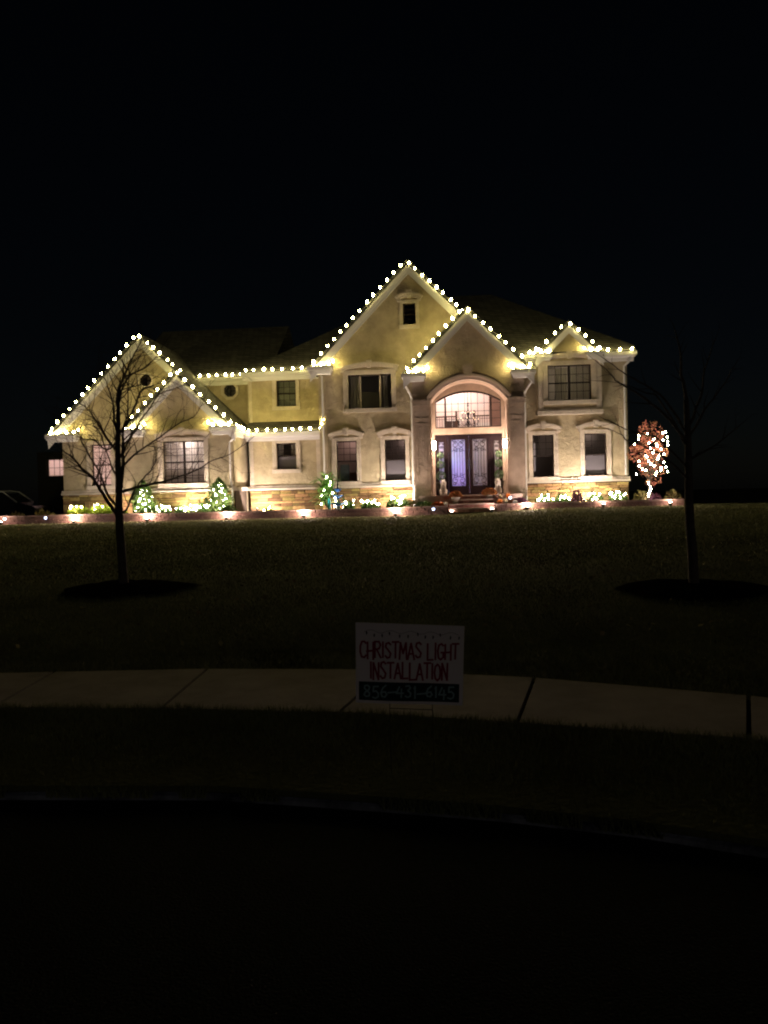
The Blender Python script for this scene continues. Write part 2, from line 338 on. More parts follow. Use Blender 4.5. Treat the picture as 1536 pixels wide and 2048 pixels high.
pane_mesh = MB().add([(0, 0, 0), (1, 0, 0), (1, 0, 1), (0, 0, 1)], [(0, 1, 2, 3)]).mesh('pane', M['glass'])
def window(u0, u1, z0, z1, v, units=1, cols=3, rows=3, casing=.15, hd=True, sill=True, screen=True, lit=False, double=True, room=True, roomdepth=2.2, grid_low=True, lowrows=None, single=False):
    vf = v-.13; t = .055; b = MB(True)
    b.box(u0, u1, vf-.06, vf, z0, z0+t); b.box(u0, u1, vf-.06, vf, z1-t, z1); b.box(u0, u0+t, vf-.06, vf, z0+t, z1-t); b.box(u1-t, u1, vf-.06, vf, z0+t, z1-t)
    uw = (u1-u0)/units
    for k in range(1, units): b.box(u0+k*uw-.05, u0+k*uw+.05, vf-.06, vf+.01, z0+t, z1-t)
    zm = (z0+z1)/2
    win = b.build('window', M['frame'], house)
    mb = MB(True)
    for k in range(units):
        a0 = u0+k*uw+t+(.005 if k else 0); a1 = u0+(k+1)*uw-t-(.005 if k < units-1 else 0)
        if double: MB(True).box(a0, a1, vf-.05, vf-.005, zm-.03, zm+.03).build('meeting_rail', M['frame'], win)
        halves = [(z0+t, zm-.03 if double else z1-t, 0)]+([(zm+.03, z1-t, 1)] if double else [])
        for (c0, c1, top) in halves:
            nr = rows if (top or not double) else (lowrows if lowrows is not None else rows); nc = cols
            if not top and double and not grid_low: nr = 1; nc = 1
            for i in range(nc):
                for j in range(nr):
                    p0 = a0+(a1-a0)*i/nc; p1 = a0+(a1-a0)*(i+1)/nc; q0 = c0+(c1-c0)*j/nr; q1 = c0+(c1-c0)*(j+1)/nr
                    inst('pane', pane_mesh, win, (p0+.006, -(vf-.03), q0+.006), (0, 0, 0), (p1-p0-.012, 1, q1-q0-.012))
            for i in range(1, nc): x = a0+(a1-a0)*i/nc; mb.box(x-.011, x+.011, vf-.032, vf-.012, c0, c1)
            for j in range(1, nr): z = c0+(c1-c0)*j/nr; mb.box(a0, a1, vf-.034, vf-.014, z-.011, z+.011)
        if screen and double: MB(True).box(a0+.01, a1-.01, vf-.012, vf-.008, z0+t, zm-.03).build('insect_screen', M['screen'], win)
    if mb.v: mb.build('muntin_grid', M['frame'], win)
    if casing:
        b = MB(True); c = casing; b.box(u0-c, u0, v-.02, v+.05, z0, z1); b.box(u1, u1+c, v-.02, v+.05, z0, z1); b.box(u0-c, u1+c, v-.02, v+.05, z1, z1+c)
        b.box(u0-c-.03, u0-c+.03, v-.02, v+.07, z0, z1+c); b.box(u1+c-.03, u1+c+.03, v-.02, v+.07, z0, z1+c)
        b.build('casing', M['stucco_trim'], win)
    if sill: MB(True).box(u0-casing-.05, u1+casing+.05, v-.02, v+.12, z0-.17, z0-.003).build('sill', M['stucco_trim'], win)
    if hd: hood((u0+u1)/2, (u1-u0)/2+casing+.1, z1+casing-.02, v, win)
    if room:
        b = MB(True); e = .5; a0, a1, c0, c1 = u0-e, u1+e, z0-.55, z1+.3; d0 = v-.26; d1 = v-roomdepth
        b.add([(a0, d0, c0), (a1, d0, c0), (a1, d0, c1), (a0, d0, c1), (a0, d1, c0), (a1, d1, c0), (a1, d1, c1), (a0, d1, c1)], [(0, 1, 5, 4), (3, 7, 6, 2), (0, 4, 7, 3), (1, 2, 6, 5), (4, 5, 6, 7)])
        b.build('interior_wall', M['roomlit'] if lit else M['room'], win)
    return win
LK = 4.0
def plamp(name, loc, W, col, r=.05, parent=None):
    l = bpy.data.lights.new(name, 'POINT'); l.energy = W*LK; l.color = col; l.shadow_soft_size = r
    o = bpy.data.objects.new(name, l); link(o, parent); o.location = loc; return o
def curtain(u0, u1, z0, z1, v, label, folds=7, m_=None, split=None, amp=.04):
    c = empty('curtains', HP(0, 0, 0), -TH, label, 'curtains')
    for (a, bb) in (split or [(u0, u1)]):
        n = int(folds*8*(bb-a)/(u1-u0))+8; V = []; Fc = []
        for i in range(n+1):
            x = a+(bb-a)*i/n; s = v+amp*math.sin(i*math.tau/8)+.01*math.sin(i*2.3)
            V += [(x, -s, z0), (x, -s, z1)]
        for i in range(n): Fc.append((2*i, 2*i+2, 2*i+3, 2*i+1))
        raw('curtain_panel', V, Fc, m_ or M['curtain'], c, True)
    return c

# windows as holes, by wall
WL = dict(l1=(-2.06, -1.14, 2.34, 4.14), l2=(.10, 1.01, 2.34, 4.14), up=(-1.46, .46, 5.54, 7.04), g=(1.05, 1.60, 9.12, 10.08))
WR = dict(r1=(6.54, 7.44, 2.31, 4.14), r2=(8.74, 9.68, 2.31, 4.14))
gA = (1.33, 4.4, 11.85, 1.02)     # apex u, half span, apex z, slope
main_poly = [(-2.75, 1.0), (1.55, 1.0), (1.55, 6.6), (6.0, 6.6), (6.0, 1.0), (10.53, 1.0), (10.53, 7.4), (5.5, 7.4), (5.3, 7.4), (1.33, 11.45), (-2.64, 7.4), (-2.75, 7.3)]
wall(main_poly, [rect(*WL[k]) for k in WL]+[rect(*WR[k]) for k in WR]+[rect(6.95, 9.3, 5.2, 7.3)], 0)
b = MB(True); b.box(-2.75, -2.51, -11, -.24, .9, 7.4); b.box(10.29, 10.53, -11, -.24, .9, 7.4); b.box(-11, 10.53, -11.24, -11, .9, 7.5); b.build('wall', M['stucco'], house)
for k in WL:
    if k in ('l1', 'l2'): window(*WL[k], 0, screen=(k == 'l2'), grid_low=False)
    elif k == 'up': pass
    else: window(*WL[k], 0, casing=.12, cols=2, rows=2, screen=False)
for k in WR: wk = window(*WR[k], 0, cols=3, rows=3, grid_low=False, screen=(k == 'r2'))
plamp('room_lamp', (-1.6, 1.7, 4.2), 2.2, (1, .62, .55), .1, house); plamp('room_lamp', (.9, 1.9, 4.2), .7, (1, .7, .65), .1, house); plamp('room_lamp', (9.3, 1.9, 4.2), .5, (1, .8, .7), .1, house)
MB(True).box(6.56, 6.8, -1.5, -1.45, 2.6, 3.9).build('glow_panel', mat('pale_glow', (.8, .7, .7), .8, emis=(1, .78, .74), estr=.28), house)  # glowing panel added inside to give the pale reflected strip in the pane
MB(True).box(-1.95, -1.55, -.5, -.42, 2.3, 3.1).build('chair_back', mat('slate_cloth', (.12, .14, .16), .9), house)
MB(True).box(-1.9, -1.2, -.9, -.85, 2.2, 2.75).build('table_edge', mat('oak', (.3, .16, .1), .6), house)
# the big upper window: sliding sashes with curtains held open
wu = window(*WL['up'], 0, units=1, cols=1, rows=1, double=False, casing=.18, roomdepth=3)
b = MB(True)
for x in (-.93, -.05): b.box(x-.03, x+.03, -.2, -.12, 5.58, 7.0)
b.build('mullion', M['stucco_trim'], wu)
curtain(-1.4, .4, 5.5, 7.1, -.45, 'pale curtains tied open behind the wide upper window under the tall gable', split=[(-1.4, -1.02), (.06, .28)], folds=9)
MB(True).box(-.9, -.08, -.4, -.38, 5.55, 6.3).build('insect_screen', mat('dark_screen', (.12, .11, .1), .9), wu)
# corner strips
for q_ in ((-2.77, -2.45, -.3, .045, 2.3, 7.1), (10.2, 10.57, -.3, .045, 2.3, 7.35), (6.03, 6.2, -.02, .04, 2.3, 7.3)): MB(True).box(*q_).build('corner_trim', M['stucco'], house)

# right bay box over the ground floor windows, with its own little gable
bay = [(6.8, 5.03), (9.44, 5.03), (9.44, 7.42), (8.1, 8.62), (6.8, 7.42)]
WB = (7.2, 9.03, 5.55, 7.07)
wall(bay, [rect(*WB)], .3, depth=.5)
wb = window(*WB, .3, units=2, cols=3, rows=2, casing=.16, hd=True, roomdepth=3, screen=False)
b = MB(True); b.box(6.74, 9.5, .0, .4, 4.96, 5.12); b.box(6.77, 9.47, .0, .36, 5.12, 5.2); b.box(6.79, 7.0, .28, .34, 5.2, 7.3); b.box(9.23, 9.45, .28, .34, 5.2, 7.3); b.build('bay_moulding', M['stucco_trim'], house)
curtain(7.3, 9.0, 5.5, 7.0, -.15, 'cream striped curtains behind the right upper bay window', split=[(7.55, 8.08), (8.17, 8.98)], folds=13); plamp('room_lamp', (8.3, 1.6, 6.9), 5, (1, .85, .6), .1, house); plamp('room_lamp', (-.9, 1.6, 6.9), .25, (1, .85, .7), .1, house)

# garage wing
gB = (-10.75, 4.45, 9.2, .99); gC = (-8.7, 2.5, 7.26, .99)
WG = (-13.35, -12.4, 2.45, 4.33); WS = (-9.53, -7.66, 2.43, 4.28)
rc = [( -10.65+.27*math.cos(i*math.tau/16), 7.14+.27*math.sin(i*math.tau/16)) for i in range(16)]
wall([(-14.68, .8), (-6.35, .8), (-6.35, 4.7), (-10.75, 9.0), (-14.68, 5.1)], [rect(*WG), rc], 0)
wall([(-10.95, .8), (-6.35, .8), (-6.35, 4.65), (-8.7, 6.98), (-10.95, 4.75)], [rect(*WS)], 1.2, depth=.24)
b = MB(True); b.box(-6.6, -6.352, -9, .95, .8, 4.7); b.box(-10.95, -10.71, 0.002, .95, .8, 4.7); b.box(-14.68, -14.44, -9, -.24, .8, 4.7); b.box(-14.68, -6.36, -9.24, -9, .8, 4.7); b.build('wall', M['stucco'], house)
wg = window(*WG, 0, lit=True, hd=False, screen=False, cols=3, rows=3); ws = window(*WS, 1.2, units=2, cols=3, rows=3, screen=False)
plamp('room_lamp', (-12.9, 1.5, 4.2), 150, (1, .8, .76), .1, house)
MB(True).box(-13.6, -12.2, -.34, -.32, 2.3, 4.4).build('roller_blind', M['blind'], wg)
curtain(-9.5, -7.7, 2.4, 4.3, .85, 'pale drapes filling the wide double window of the left front gable', folds=16, m_=M['blind'], amp=.05)
plamp('room_lamp', (-8.6, -.4, 4.4), 24, (1, .84, .75), .1, house)
# round vent in the big left gable
def ring(uc, zc, r0, r1, v0, v1, n, name, m_, parent=house, a0=0):
    b = MB(True); A = [(uc+r0*math.cos(a0+i*math.tau/n), zc+r0*math.sin(a0+i*math.tau/n)) for i in range(n+1)]; B = [(uc+r1*math.cos(a0+i*math.tau/n), zc+r1*math.sin(a0+i*math.tau/n)) for i in range(n+1)]
    return b.strip(A, B, v0, v1).build(name, m_, parent)
rw = ring(-10.65, 7.14, .2, .27, -.16, -.02, 16, 'round_window', M['frame']); ring(-10.65, 7.14, .27, .38, -.01, .06, 16, 'casing', M['stucco_trim'], rw)
b = MB(True); b.box(-10.86, -10.44, -.12, -.09, 7.12, 7.16); b.box(-10.67, -10.63, -.118, -.088, 6.93, 7.35); b.build('muntin_grid', M['frame'], rw)
MB(True).add([(-10.95, -.13, 6.85), (-10.35, -.13, 6.85), (-10.35, -.13, 7.45), (-10.95, -.13, 7.45)], [(0, 1, 2, 3)]).build('pane', M['glass'], rw)
MB(True).box(-11, -10.3, -1.2, -1, 6.8, 7.5).build('interior_wall', M['room'], rw)

# recessed centre wing
wall([(-6.35, 4.9), (-2.76, 4.9), (-2.76, 7.35), (-6.35, 7.35)], [rect(-5.04, -4.12, 5.94, 7.16)], -1.6)
window(-5.04, -4.12, 5.94, 7.16, -1.6, hd=False, screen=False, cols=3, rows=2)
MB(True).box(-5.0, -4.16, -1.86, -1.84, 6.0, 7.1).build('roller_blind', mat('grey_blind', (.2, .21, .17), .9), house)
wall([(-6.12, .9), (-2.8, .9), (-2.8, 4.3), (-6.12, 4.3)], [rect(-4.88, -3.97, 2.98, 4.17)], -.6)
wl = window(-4.88, -3.97, 2.98, 4.17, -.6, hd=False, cols=3, rows=2, grid_low=False, screen=True)
curtain(-4.9, -3.95, 2.95, 4.2, -.92, 'grey lace curtains in the small window of the recessed centre wall', split=[(-4.86, -4.6), (-4.25, -3.99)], folds=8)
b = MB(True); b.box(-6.35, -6.11, -9, -1.85, .9, 7.35); b.build('wall', M['stucco'], house)
for q_ in ((-6.13, -5.95, -.58, -.555, 2.3, 4.25), (-6.36, -6.2, -1.58, -1.555, 5.2, 7.3), (-3.05, -2.79, -.58, -.55, 2.3, 4.25)): MB(True).box(*q_).build('corner_trim', M['stucco_trim'], house)
oc = [(-7.5+.32*math.cos(R_(22.5)+i*math.tau/8), 6.9+.32*math.sin(R_(22.5)+i*math.tau/8)) for i in range(8)]
wall([(-11.5, 4.5), (-6.36, 4.5), (-6.36, 7.35), (-11.5, 7.35)], [oc], -2.5)
ow = ring(-7.5, 6.9, .25, .32, -2.66, -2.54, 8, 'octagon_window', M['frame'], a0=R_(22.5)); ring(-7.5, 6.9, .32, .47, -2.5, -2.44, 8, 'casing', M['stucco_trim'], ow, R_(22.5))
b = MB(True); b.box(-7.75, -7.25, -2.62, -2.6, 6.88, 6.92); b.box(-7.52, -7.48, -2.618, -2.598, 6.65, 7.15); b.build('muntin_grid', M['frame'], ow)
MB(True).box(-7.8, -7.2, -2.64, -2.63, 6.6, 7.2).build('pane', M['glass'], ow); MB(True).box(-8, -7, -3.6, -3.5, 6.4, 7.4).build('interior_wall', M['room'], ow)
# small rear-left wing with one lit window
wall([(-18.7, .6), (-14.7, .6), (-14.7, 4.4), (-18.7, 4.4)], [rect(-18.2, -16.9, 3.1, 4.04)], -5, mat('shaded_wing_wall', (.012, .011, .01), .9))  # near-black wall colour stands in for the shade on this wing
ww = window(-18.2, -16.9, 3.1, 4.04, -5, cols=4, rows=2, double=False, hd=False, lit=True, casing=0, sill=False, screen=False)
MB(True).box(-18.3, -16.8, -5.5, -5.48, 2.8, 4.2).build('roller_blind', M['blind'], ww); plamp('room_lamp', (-17.6, 6.3, 4.1), 30, (1, .8, .78), .1, house)

# cap ledges and stones
def ledge(u0, u1, v):
    b = MB(True); b.box(u0, u1, v-.02, v+.16, 2.05, 2.13); b.prism([(u0, 2.13), (u1, 2.13), (u1, 2.24), (u0, 2.24)], v-.02, v+.08); b.build('stone_cap', M['stucco_trim'], house)
LEDS = [(-2.8, 1.42, 0), (6.1, 10.62, 0), (-14.75, -10.95, 0), (-10.98, -6.3, 1.2), (-6.18, -2.8, -.6)]
for l in LEDS: ledge(*l)
MB(True).box(-6.35, -6.19, -.6, 1.2, 2.05, 2.2).build('stone_cap', M['stucco_trim'], house)
veneers = {}
for (u0, u1, v) in LEDS: veneers[(round(u0, 2), v)] = MB(True).box(u0+.05, u1-.05, v, v+.03, .9, 2.05).build('stone_veneer', M['mortar'], house)
MB(True).box(-6.35, -6.32, -.6, 1.22, .9, 2.05).build('stone_veneer', M['mortar'], house)
def vof(r):
    for (u0, u1, v) in LEDS:
        if v == r[4] and u0-.1 <= r[0] <= u1: return veneers[(round(u0, 2), v)]
veneer = veneers[(-2.8, 0)]
svar = []
for k in range(8):
    bm = bmesh.new(); bmesh.ops.create_cube(bm, size=1)
    bmesh.ops.bevel(bm, geom=bm.edges[:]+bm.verts[:], offset=.09, segments=1, affect='EDGES')
    for vt in bm.verts: vt.co += Vector([random.uniform(-.05, .05) for _ in range(3)])
    me = bpy.data.meshes.new('stone'); bm.to_mesh(me); bm.free(); me.materials.append(M['stone']); svar.append(me)
rects = []
for (u0, u1, v) in LEDS:
    z = 1.02; 
    while z < 2.03:
        h = min(random.choice([.11, .13, .16, .19]), 2.04-z)
        if h < .05: break
        u = u0+.06
        while u < u1-.1:
            ww_ = min(random.uniform(.25, .7), u1-.06-u); ww_ = ww_ if u1-.06-u-ww_ > .12 else u1-.06-u
            if h > .12 and random.random() < .35:
                hh = h*random.uniform(.4, .6); rects += [(u, u+ww_, z, z+hh, v), (u, u+ww_, z+hh, z+h, v)]
            else: rects.append((u, u+ww_, z, z+h, v))
            u += ww_
        z += h
def stone_obj(r, name='stone'):
    u0, u1, z0, z1, v = r; d = random.uniform(.07, .11)
    return inst(name, random.choice(svar), vof(r), ((u0+u1)/2, -(v+.02), (z0+z1)/2), (random.uniform(-.03, .03), random.uniform(-.02, .02), random.uniform(-.03, .03)), (u1-u0-.022, d+random.uniform(0, .09), z1-z0-.018))
rects.sort(key=lambda r: -(r[1]-r[0])*(r[3]-r[2]))
for r in rects[:285]: stone_obj(r)
bm = bmesh.new()
for r in rects[285:]:
    u0, u1, z0, z1, v = r; m4 = Matrix.Translation(((u0+u1)/2, -(v+.02), (z0+z1)/2)) @ Matrix.Diagonal((u1-u0-.012, .1+random.uniform(0, .08), z1-z0-.004, 1))
    t = bmesh.new(); t.from_mesh(svar[len(bm.verts) % 8]); t.transform(m4); me = bpy.data.meshes.new('t'); t.to_mesh(me); bm.from_mesh(me); t.free(); bpy.data.meshes.remove(me)
me = bpy.data.meshes.new('small_stones'); bm.to_mesh(me); bm.free()
me.materials.append(mat('field_stone_small', (.31, .205, .08), .9, .9, 16, .35, 6, island=.6)); o = bpy.data.objects.new('small_stones', me); link(o, veneer); o['kind'] = 'stuff'

# ------------------------------------------------------------------ roofs
def slab(b, q, t=.15):   # q: 4 (or 3) points (u,v,z) of top face, thickness downwards
    n = len(q); b.add([p for p in q]+[(p[0], p[1], p[2]-t) for p in q], [tuple(range(n)), tuple(range(2*n-1, n-1, -1))]+[(i, (i+1) % n, (i+1) % n+n, i+n) for i in range(n)])
def gable_roof(g, vw, ov, vb, left_end=None, right_end=None, fascia=.26, backL=None, backR=None, lend=True, rend=True):
    uc, half, za, s = g; vf = vw+ov
    L = half if left_end is None else left_end; Rr = half if right_end is None else right_end
    b = MB(True)
    slab(b, [(uc, vf, za), (uc-half, vf, za-s*half), (uc-half, backL if backL is not None else vb, za-s*half), (uc, backL if backL is not None else vb, za)])
    slab(b, [(uc, vf, za), (uc, backR if backR is not None else vb, za), (uc+half, backR if backR is not None else vb, za-s*half), (uc+half, vf, za-s*half)])
    roof = b.build('roof', M['shingle'], house)
    t = .155/1; c = MB(True)
    for sg, E_ in ((-1, L), (1, Rr)):
        f0 = .02
        for (o0, o1, w0, w1) in ((t, t+.10, vf-.10, vf-.0), (t+.10, t+.19, vf-.10, vf-.03), (t+.19, t+fascia+.06, vf-.10, vf-.06)):
            c.prism([(uc, za-o0*1.3), (uc+sg*E_, za-s*E_-o0*1.3), (uc+sg*E_, za-s*E_-o1*1.3), (uc, za-o1*1.3)], w0, w1)
        c.prism([(uc, za-.2-.06), (uc+sg*E_, za-s*E_-.2-.06), (uc+sg*E_, za-s*E_-.23-.08), (uc, za-.23-.08)], vw, vf-.1)
        c.prism([(uc, za-.32), (uc+sg*E_, za-s*E_-.32), (uc+sg*E_, za-s*E_-.46), (uc, za-.46)], vw-.01, vw+.06)
    c.build('rake_board', M['white'], house)
    return roof
def ret(u0, u1, z, vw, vf, h=.3, name='cornice_return'):
    b = MB(True); b.box(u0, u1, vw, vf, z-h*.5, z); b.box(u0+.04, u1-.04, vw, vf-.05, z-h*.75, z-h*.5); b.box(u0+.08, u1-.08, vw, vf-.12, z-h, z-h*.75)
    r = b.build(name, M['white'], house)
    k = MB(True); w_ = vf-vw; k.add([(u0-.02, vf+.02, z+.003), (u1+.02, vf+.02, z+.003), (u1+.02, vw, z+.003), (u0-.02, vw, z+.003), (u0+.12, vw, z+.2), (u1-.12, vw, z+.2)], [(0, 1, 5, 4), (1, 2, 5), (3, 0, 4), (0, 3, 2, 1), (2, 3, 4, 5)])
    k.build('return_roof', M['shingle'], house)
gable_roof(gA, 0, .45, -8)
gP = (3.8, 2.73, 9.53, 1.01); gable_roof(gP, 1.0, .35, -2.6)
gR = (8.1, 1.42, 8.9, 1.0); gable_roof(gR, .3, .3, -1.7, fascia=.2)
gable_roof(gB, 0, .35, -4.4, right_end=2.2)
gable_roof(gC, 1.2, .35, .01, backR=.36)
# hip at the back of the garage roof
b = MB(True); zb = gB[2]; eL, eR = gB[0]-4.45, gB[0]+4.45; ze = zb-.99*4.45
b.add([(gB[0], -4.4, zb), (eR, -4.4, ze), (eR, -8.9, ze), (eL, -8.9, ze), (eL, -4.4, ze)], [(0, 1, 2), (0, 2, 3), (0, 3, 4)]); b.build('roof', M['shingle'], house)
def hip(u0, u1, v0, v1, z, s, name='roof'):
    h = (v0-v1)/2; zr = z+s*h; b = MB(True)
    b.add([(u0, v0, z), (u1, v0, z), (u1, v1, z), (u0, v1, z), (u0+h, v0-h, zr), (u1-h, v0-h, zr), (u0, v0, z-.12), (u1, v0, z-.12), (u1, v1, z-.12), (u0, v1, z-.12)],
          [(0, 1, 5, 4), (1, 2, 5), (2, 3, 4, 5), (3, 0, 4), (0, 6, 7, 1), (1, 7, 8, 2), (2, 8, 9, 3), (3, 9, 6, 0), (6, 9, 8, 7)])
    b.build(name, M['shingle'], house)
hip(-2.45, 10.88, -.05, -11.4, 7.87, .68); b = MB(True); b.add([(5.2, .42, 7.55), (10.88, .42, 7.55), (10.88, -.05, 7.87), (5.2, -.05, 7.87), (5.2, .42, 7.43), (10.88, .42, 7.43), (10.88, -.05, 7.43), (5.2, -.05, 7.43)], [(0, 1, 2, 3), (0, 4, 5, 1), (1, 5, 6, 2), (3, 7, 4, 0)]); b.build('roof', M['shingle'], house); hip(-6.6, 4, -1.2, -11.2, 7.56, .68)
b = MB(True); b.add([(-12.5, -2.15, 7.54), (-5.5, -2.15, 7.54), (-5.5, -7.15, 10.9), (-12.5, -7.15, 10.9), (-12.5, -12.1, 7.54), (-5.5, -12.1, 7.54)], [(0, 1, 2, 3), (3, 2, 5, 4), (0, 3, 4)]); b.build('roof', M['shingle'], house)
# skirt roof over the recessed ground floor wall
b = MB(True); slab(b, [(-6.36, -.08, 4.68), (-2.5, -.08, 4.66), (-2.78, -1.62, 5.26), (-6.36, -1.62, 5.26)], .1); b.build('roof', M['shingle'], house)
# eaves: gutter, fascia, soffit
def eave(u0, u1, vf, vw, z, m_=None, cap=True):
    b = MB(True); b.box(u0, u1, vf-.13, vf, z-.13, z); b.box(u0, u1, vf-.09, vf-.03, z-.17, z-.13); b.box(u0+.02, u1-.02, vw, vf-.13, z-.2, z-.17); b.box(u0+.05, u1-.05, vw, vw+.12, z-.36, z-.2)
    b.box(u0+.02, u1-.02, vf-.15, vf-.13, z-.17, z-.02)
    return b.build('eave', M['white'], house)
eave(-9.6, -6.5, -2.13, -2.5, 7.52); eave(-6.62, -2.95, -1.18, -1.6, 7.53); eave(-6.3, -2.5, -.06, -.6, 4.64); eave(9.42, 10.9, .44, 0, 7.52); eave(6.0, 6.8, .44, 0, 7.52)
b = MB(True); b.box(-6.3, -6.16, -9, 1.5, 4.6, 4.75); b.box(-6.35, -6.26, -9, 1.5, 4.42, 4.6); b.build('eave', M['white'], house)
b = MB(True); b.box(-15.25, -15.1, -9, .3, 4.62, 4.76); b.box(-15.1, -14.68, -9, .3, 4.6, 4.64); b.build('eave', M['white'], house)
b = MB(True); b.box(10.78, 10.92, -11, .44, 7.39, 7.52); b.box(10.53, 10.78, -11, .4, 7.33, 7.36); b.build('eave', M['white'], house)
ret(-3.2, -2.1, 7.38, 0, .5, .3); ret(5.1, 5.8, 7.38, 0, .3)
ret(1.0, 2.02, 6.78, 1.0, 1.38, .3); ret(5.58, 6.6, 6.78, 1.0, 1.38, .3)
ret(6.62, 7.38, 7.52, .3, .62, .26); ret(8.82, 9.58, 7.52, .3, .62, .26)
ret(-15.3, -13.85, 4.78, 0, .4, .3); ret(-11.25, -10.25, 4.8, 1.2, 1.6, .3); ret(-7.3, -6.12, 4.8, 1.2, 1.6, .32)
# downspouts
def spout(pts): 
    MB(True).tube(pts, .045, 6).build('downspout', M['gutter'], house)
spout([(-6.22, 1.45, 4.5), (-6.22, 1.4, 4.35), (-6.5, 1.28, 4.15), (-6.5, 1.27, 2.45), (-6.4, 1.4, 2.2), (-6.4, 1.4, 1.25), (-6.3, 1.5, 1.13)])
spout([(1.12, 1.2, 6.5), (1.12, 1.15, 6.35), (1.3, .3, 6.05), (1.34, .15, 5.9), (1.34, .15, 2.3), (1.36, .25, 2.1), (1.36, .25, 1.2), (1.3, .35, 1.12)])
spout([(6.48, 1.2, 6.5), (6.48, 1.15, 6.35), (6.26, .3, 6.05), (6.22, .12, 5.9), (6.22, .12, 2.3), (6.2, .25, 2.1), (6.2, .25, 1.15)])
spout([(-6.5, -1.25, 7.4), (-6.3, -1.4, 7.3), (-6.15, -1.5, 7.15)]); spout([(-3.0, -1.1, 7.42), (-2.85, -.9, 7.36), (-2.84, -.2, 7.2), (-2.6, .1, 7.0), (-2.6, .08, 2.3)])
spout([(10.7, .3, 7.36), (10.6, .2, 7.1), (10.45, .1, 6.95), (10.45, .1, 2.3)])

# ------------------------------------------------------------------ portico
PU = (1.42, 6.12); hole = [(2.2, 1.55), (5.38, 1.55)]+arc(3.79, 1.59, 5.62, .86, 20)[::-1]
wall([(1.42, .95), (6.12, .95), (6.12, 6.6), (3.8, 9.15), (1.42, 6.6)], [hole], 1.0, M['portico'], depth=.35)
b = MB(True); b.box(1.42, 1.66, 0, .65, .95, 6.6); b.box(5.88, 6.12, 0, .65, .95, 6.6); b.build('wall', M['portico'], house)
for s_, (a, c) in (('l', (1.46, 2.12)), ('r', (5.46, 6.10))):
    b = MB(True); b.box(a, c, .99, 1.1, 1.72, 5.42); b.box(a-.05, c+.05, .99, 1.16, 1.5, 1.78); b.box(a-.03, c+.03, .99, 1.13, 1.78, 1.86)
    b.box(a-.05, c+.05, .99, 1.17, 5.42, 5.66); b.box(a-.02, c+.02, .99, 1.13, 5.3, 5.42); b.box(a-.08, c+.08, .99, 1.2, 5.6, 5.68); b.box(a-.0, c+.0, .99, 1.12, 4.86, 4.93)
    for (p, q, r_, s2) in ((a+.12, c-.12, 2.0, 2.05), (a+.12, c-.12, 4.65, 4.7)): b.box(p, q, 1.1, 1.125, r_, s2)
    for x in (a+.12, c-.16): b.box(x, x+.04, 1.1, 1.125, 2.05, 4.65)
    b.build('pilaster', M['portico'], house)
b = MB(True); b.strip(arc(3.79, 1.59, 5.62, .86, 24), arc(3.79, 1.59, 5.62, .86, 24, .2), .98, 1.14); b.strip(arc(3.79, 1.59, 5.62, .86, 24, .13), arc(3.79, 1.59, 5.62, .86, 24, .23), .98, 1.19)
b.box(2.06, 2.2, .98, 1.14, 5.69, 5.8); b.box(5.38, 5.52, .98, 1.14, 5.69, 5.8)
b.build('arch_moulding', mat('pale_trim', (.62, .5, .42), .85, .3, 10), house)
b = MB(True); b.strip(arc(3.79, 1.66, 5.95, .86, 24), arc(3.79, 1.66, 5.95, .86, 24, .09), .98, 1.1); b.box(1.4, 2.17, .98, 1.1, 5.92, 6.01); b.box(5.41, 6.14, .98, 1.1, 5.92, 6.01); b.build('arch_band', M['portico'], house)
MB(True).prism([(3.66, 6.62), (3.92, 6.62), (4.02, 7.1), (3.56, 7.1)], .98, 1.2).build('keystone', M['portico'], house)
# soffit of the porch and the jambs
b = MB(True); A = arc(3.79, 1.6, 5.62, .86, 20); B = arc(3.79, 1.6, 5.62, .86, 20, .1); b.strip(A, B, 0, .66); b.box(2.1, 2.2, 0, .66, 1.6, 5.66); b.box(5.38, 5.48, 0, .66, 1.6, 5.66); b.build('jamb', mat('warm_jamb', (.5, .38, .3), .85, .3, 10), house)
# inner front wall with transom window and door
tw = [(2.36, 4.56), (5.22, 4.56)]+arc(3.79, 1.43, 5.74, .44, 16)[::-1]
wall([(1.8, 1.5), (5.8, 1.5), (5.8, 7.2), (1.8, 7.2)], [rect(2.31, 5.25, 1.6, 4.28), tw], -.1, M['portico'], depth=.2)
b = MB(True); A = arc(3.79, 1.43, 5.74, .44, 16); B = arc(3.79, 1.38, 5.74, .40, 16, -.04); b.strip(B, A, -.2, -.12); b.box(2.36, 5.22, -.2, -.12, 4.56, 4.61); b.box(2.36, 2.4, -.2, -.12, 4.61, 5.72); b.box(5.18, 5.22, -.2, -.12, 4.61, 5.72)
b.box(2.76, 2.84, -.2, -.11, 4.61, 5.88); b.box(4.74, 4.82, -.2, -.11, 4.61, 5.88)
tr = b.build('transom_window', M['frame'], house); b = MB(True)
def topz(u): 
    Rr = (1.43**2+.44**2)/(.88); return 5.74+.44-Rr+math.sqrt(max(0, Rr*Rr-(u-3.79)**2))
us = [2.4, 2.8]+[2.8+i*(1.98/7) for i in range(1, 7)]+[4.78, 5.2]
for x in us[2:-2]: b.box(x-.01, x+.01, -.17, -.15, 4.61, topz(x)-.03)
for z in (4.95, 5.28, 5.62): b.box(2.4, 5.18, -.172, -.152, z-.01, z+.01)
b.build('muntin_grid', M['frame'], tr)
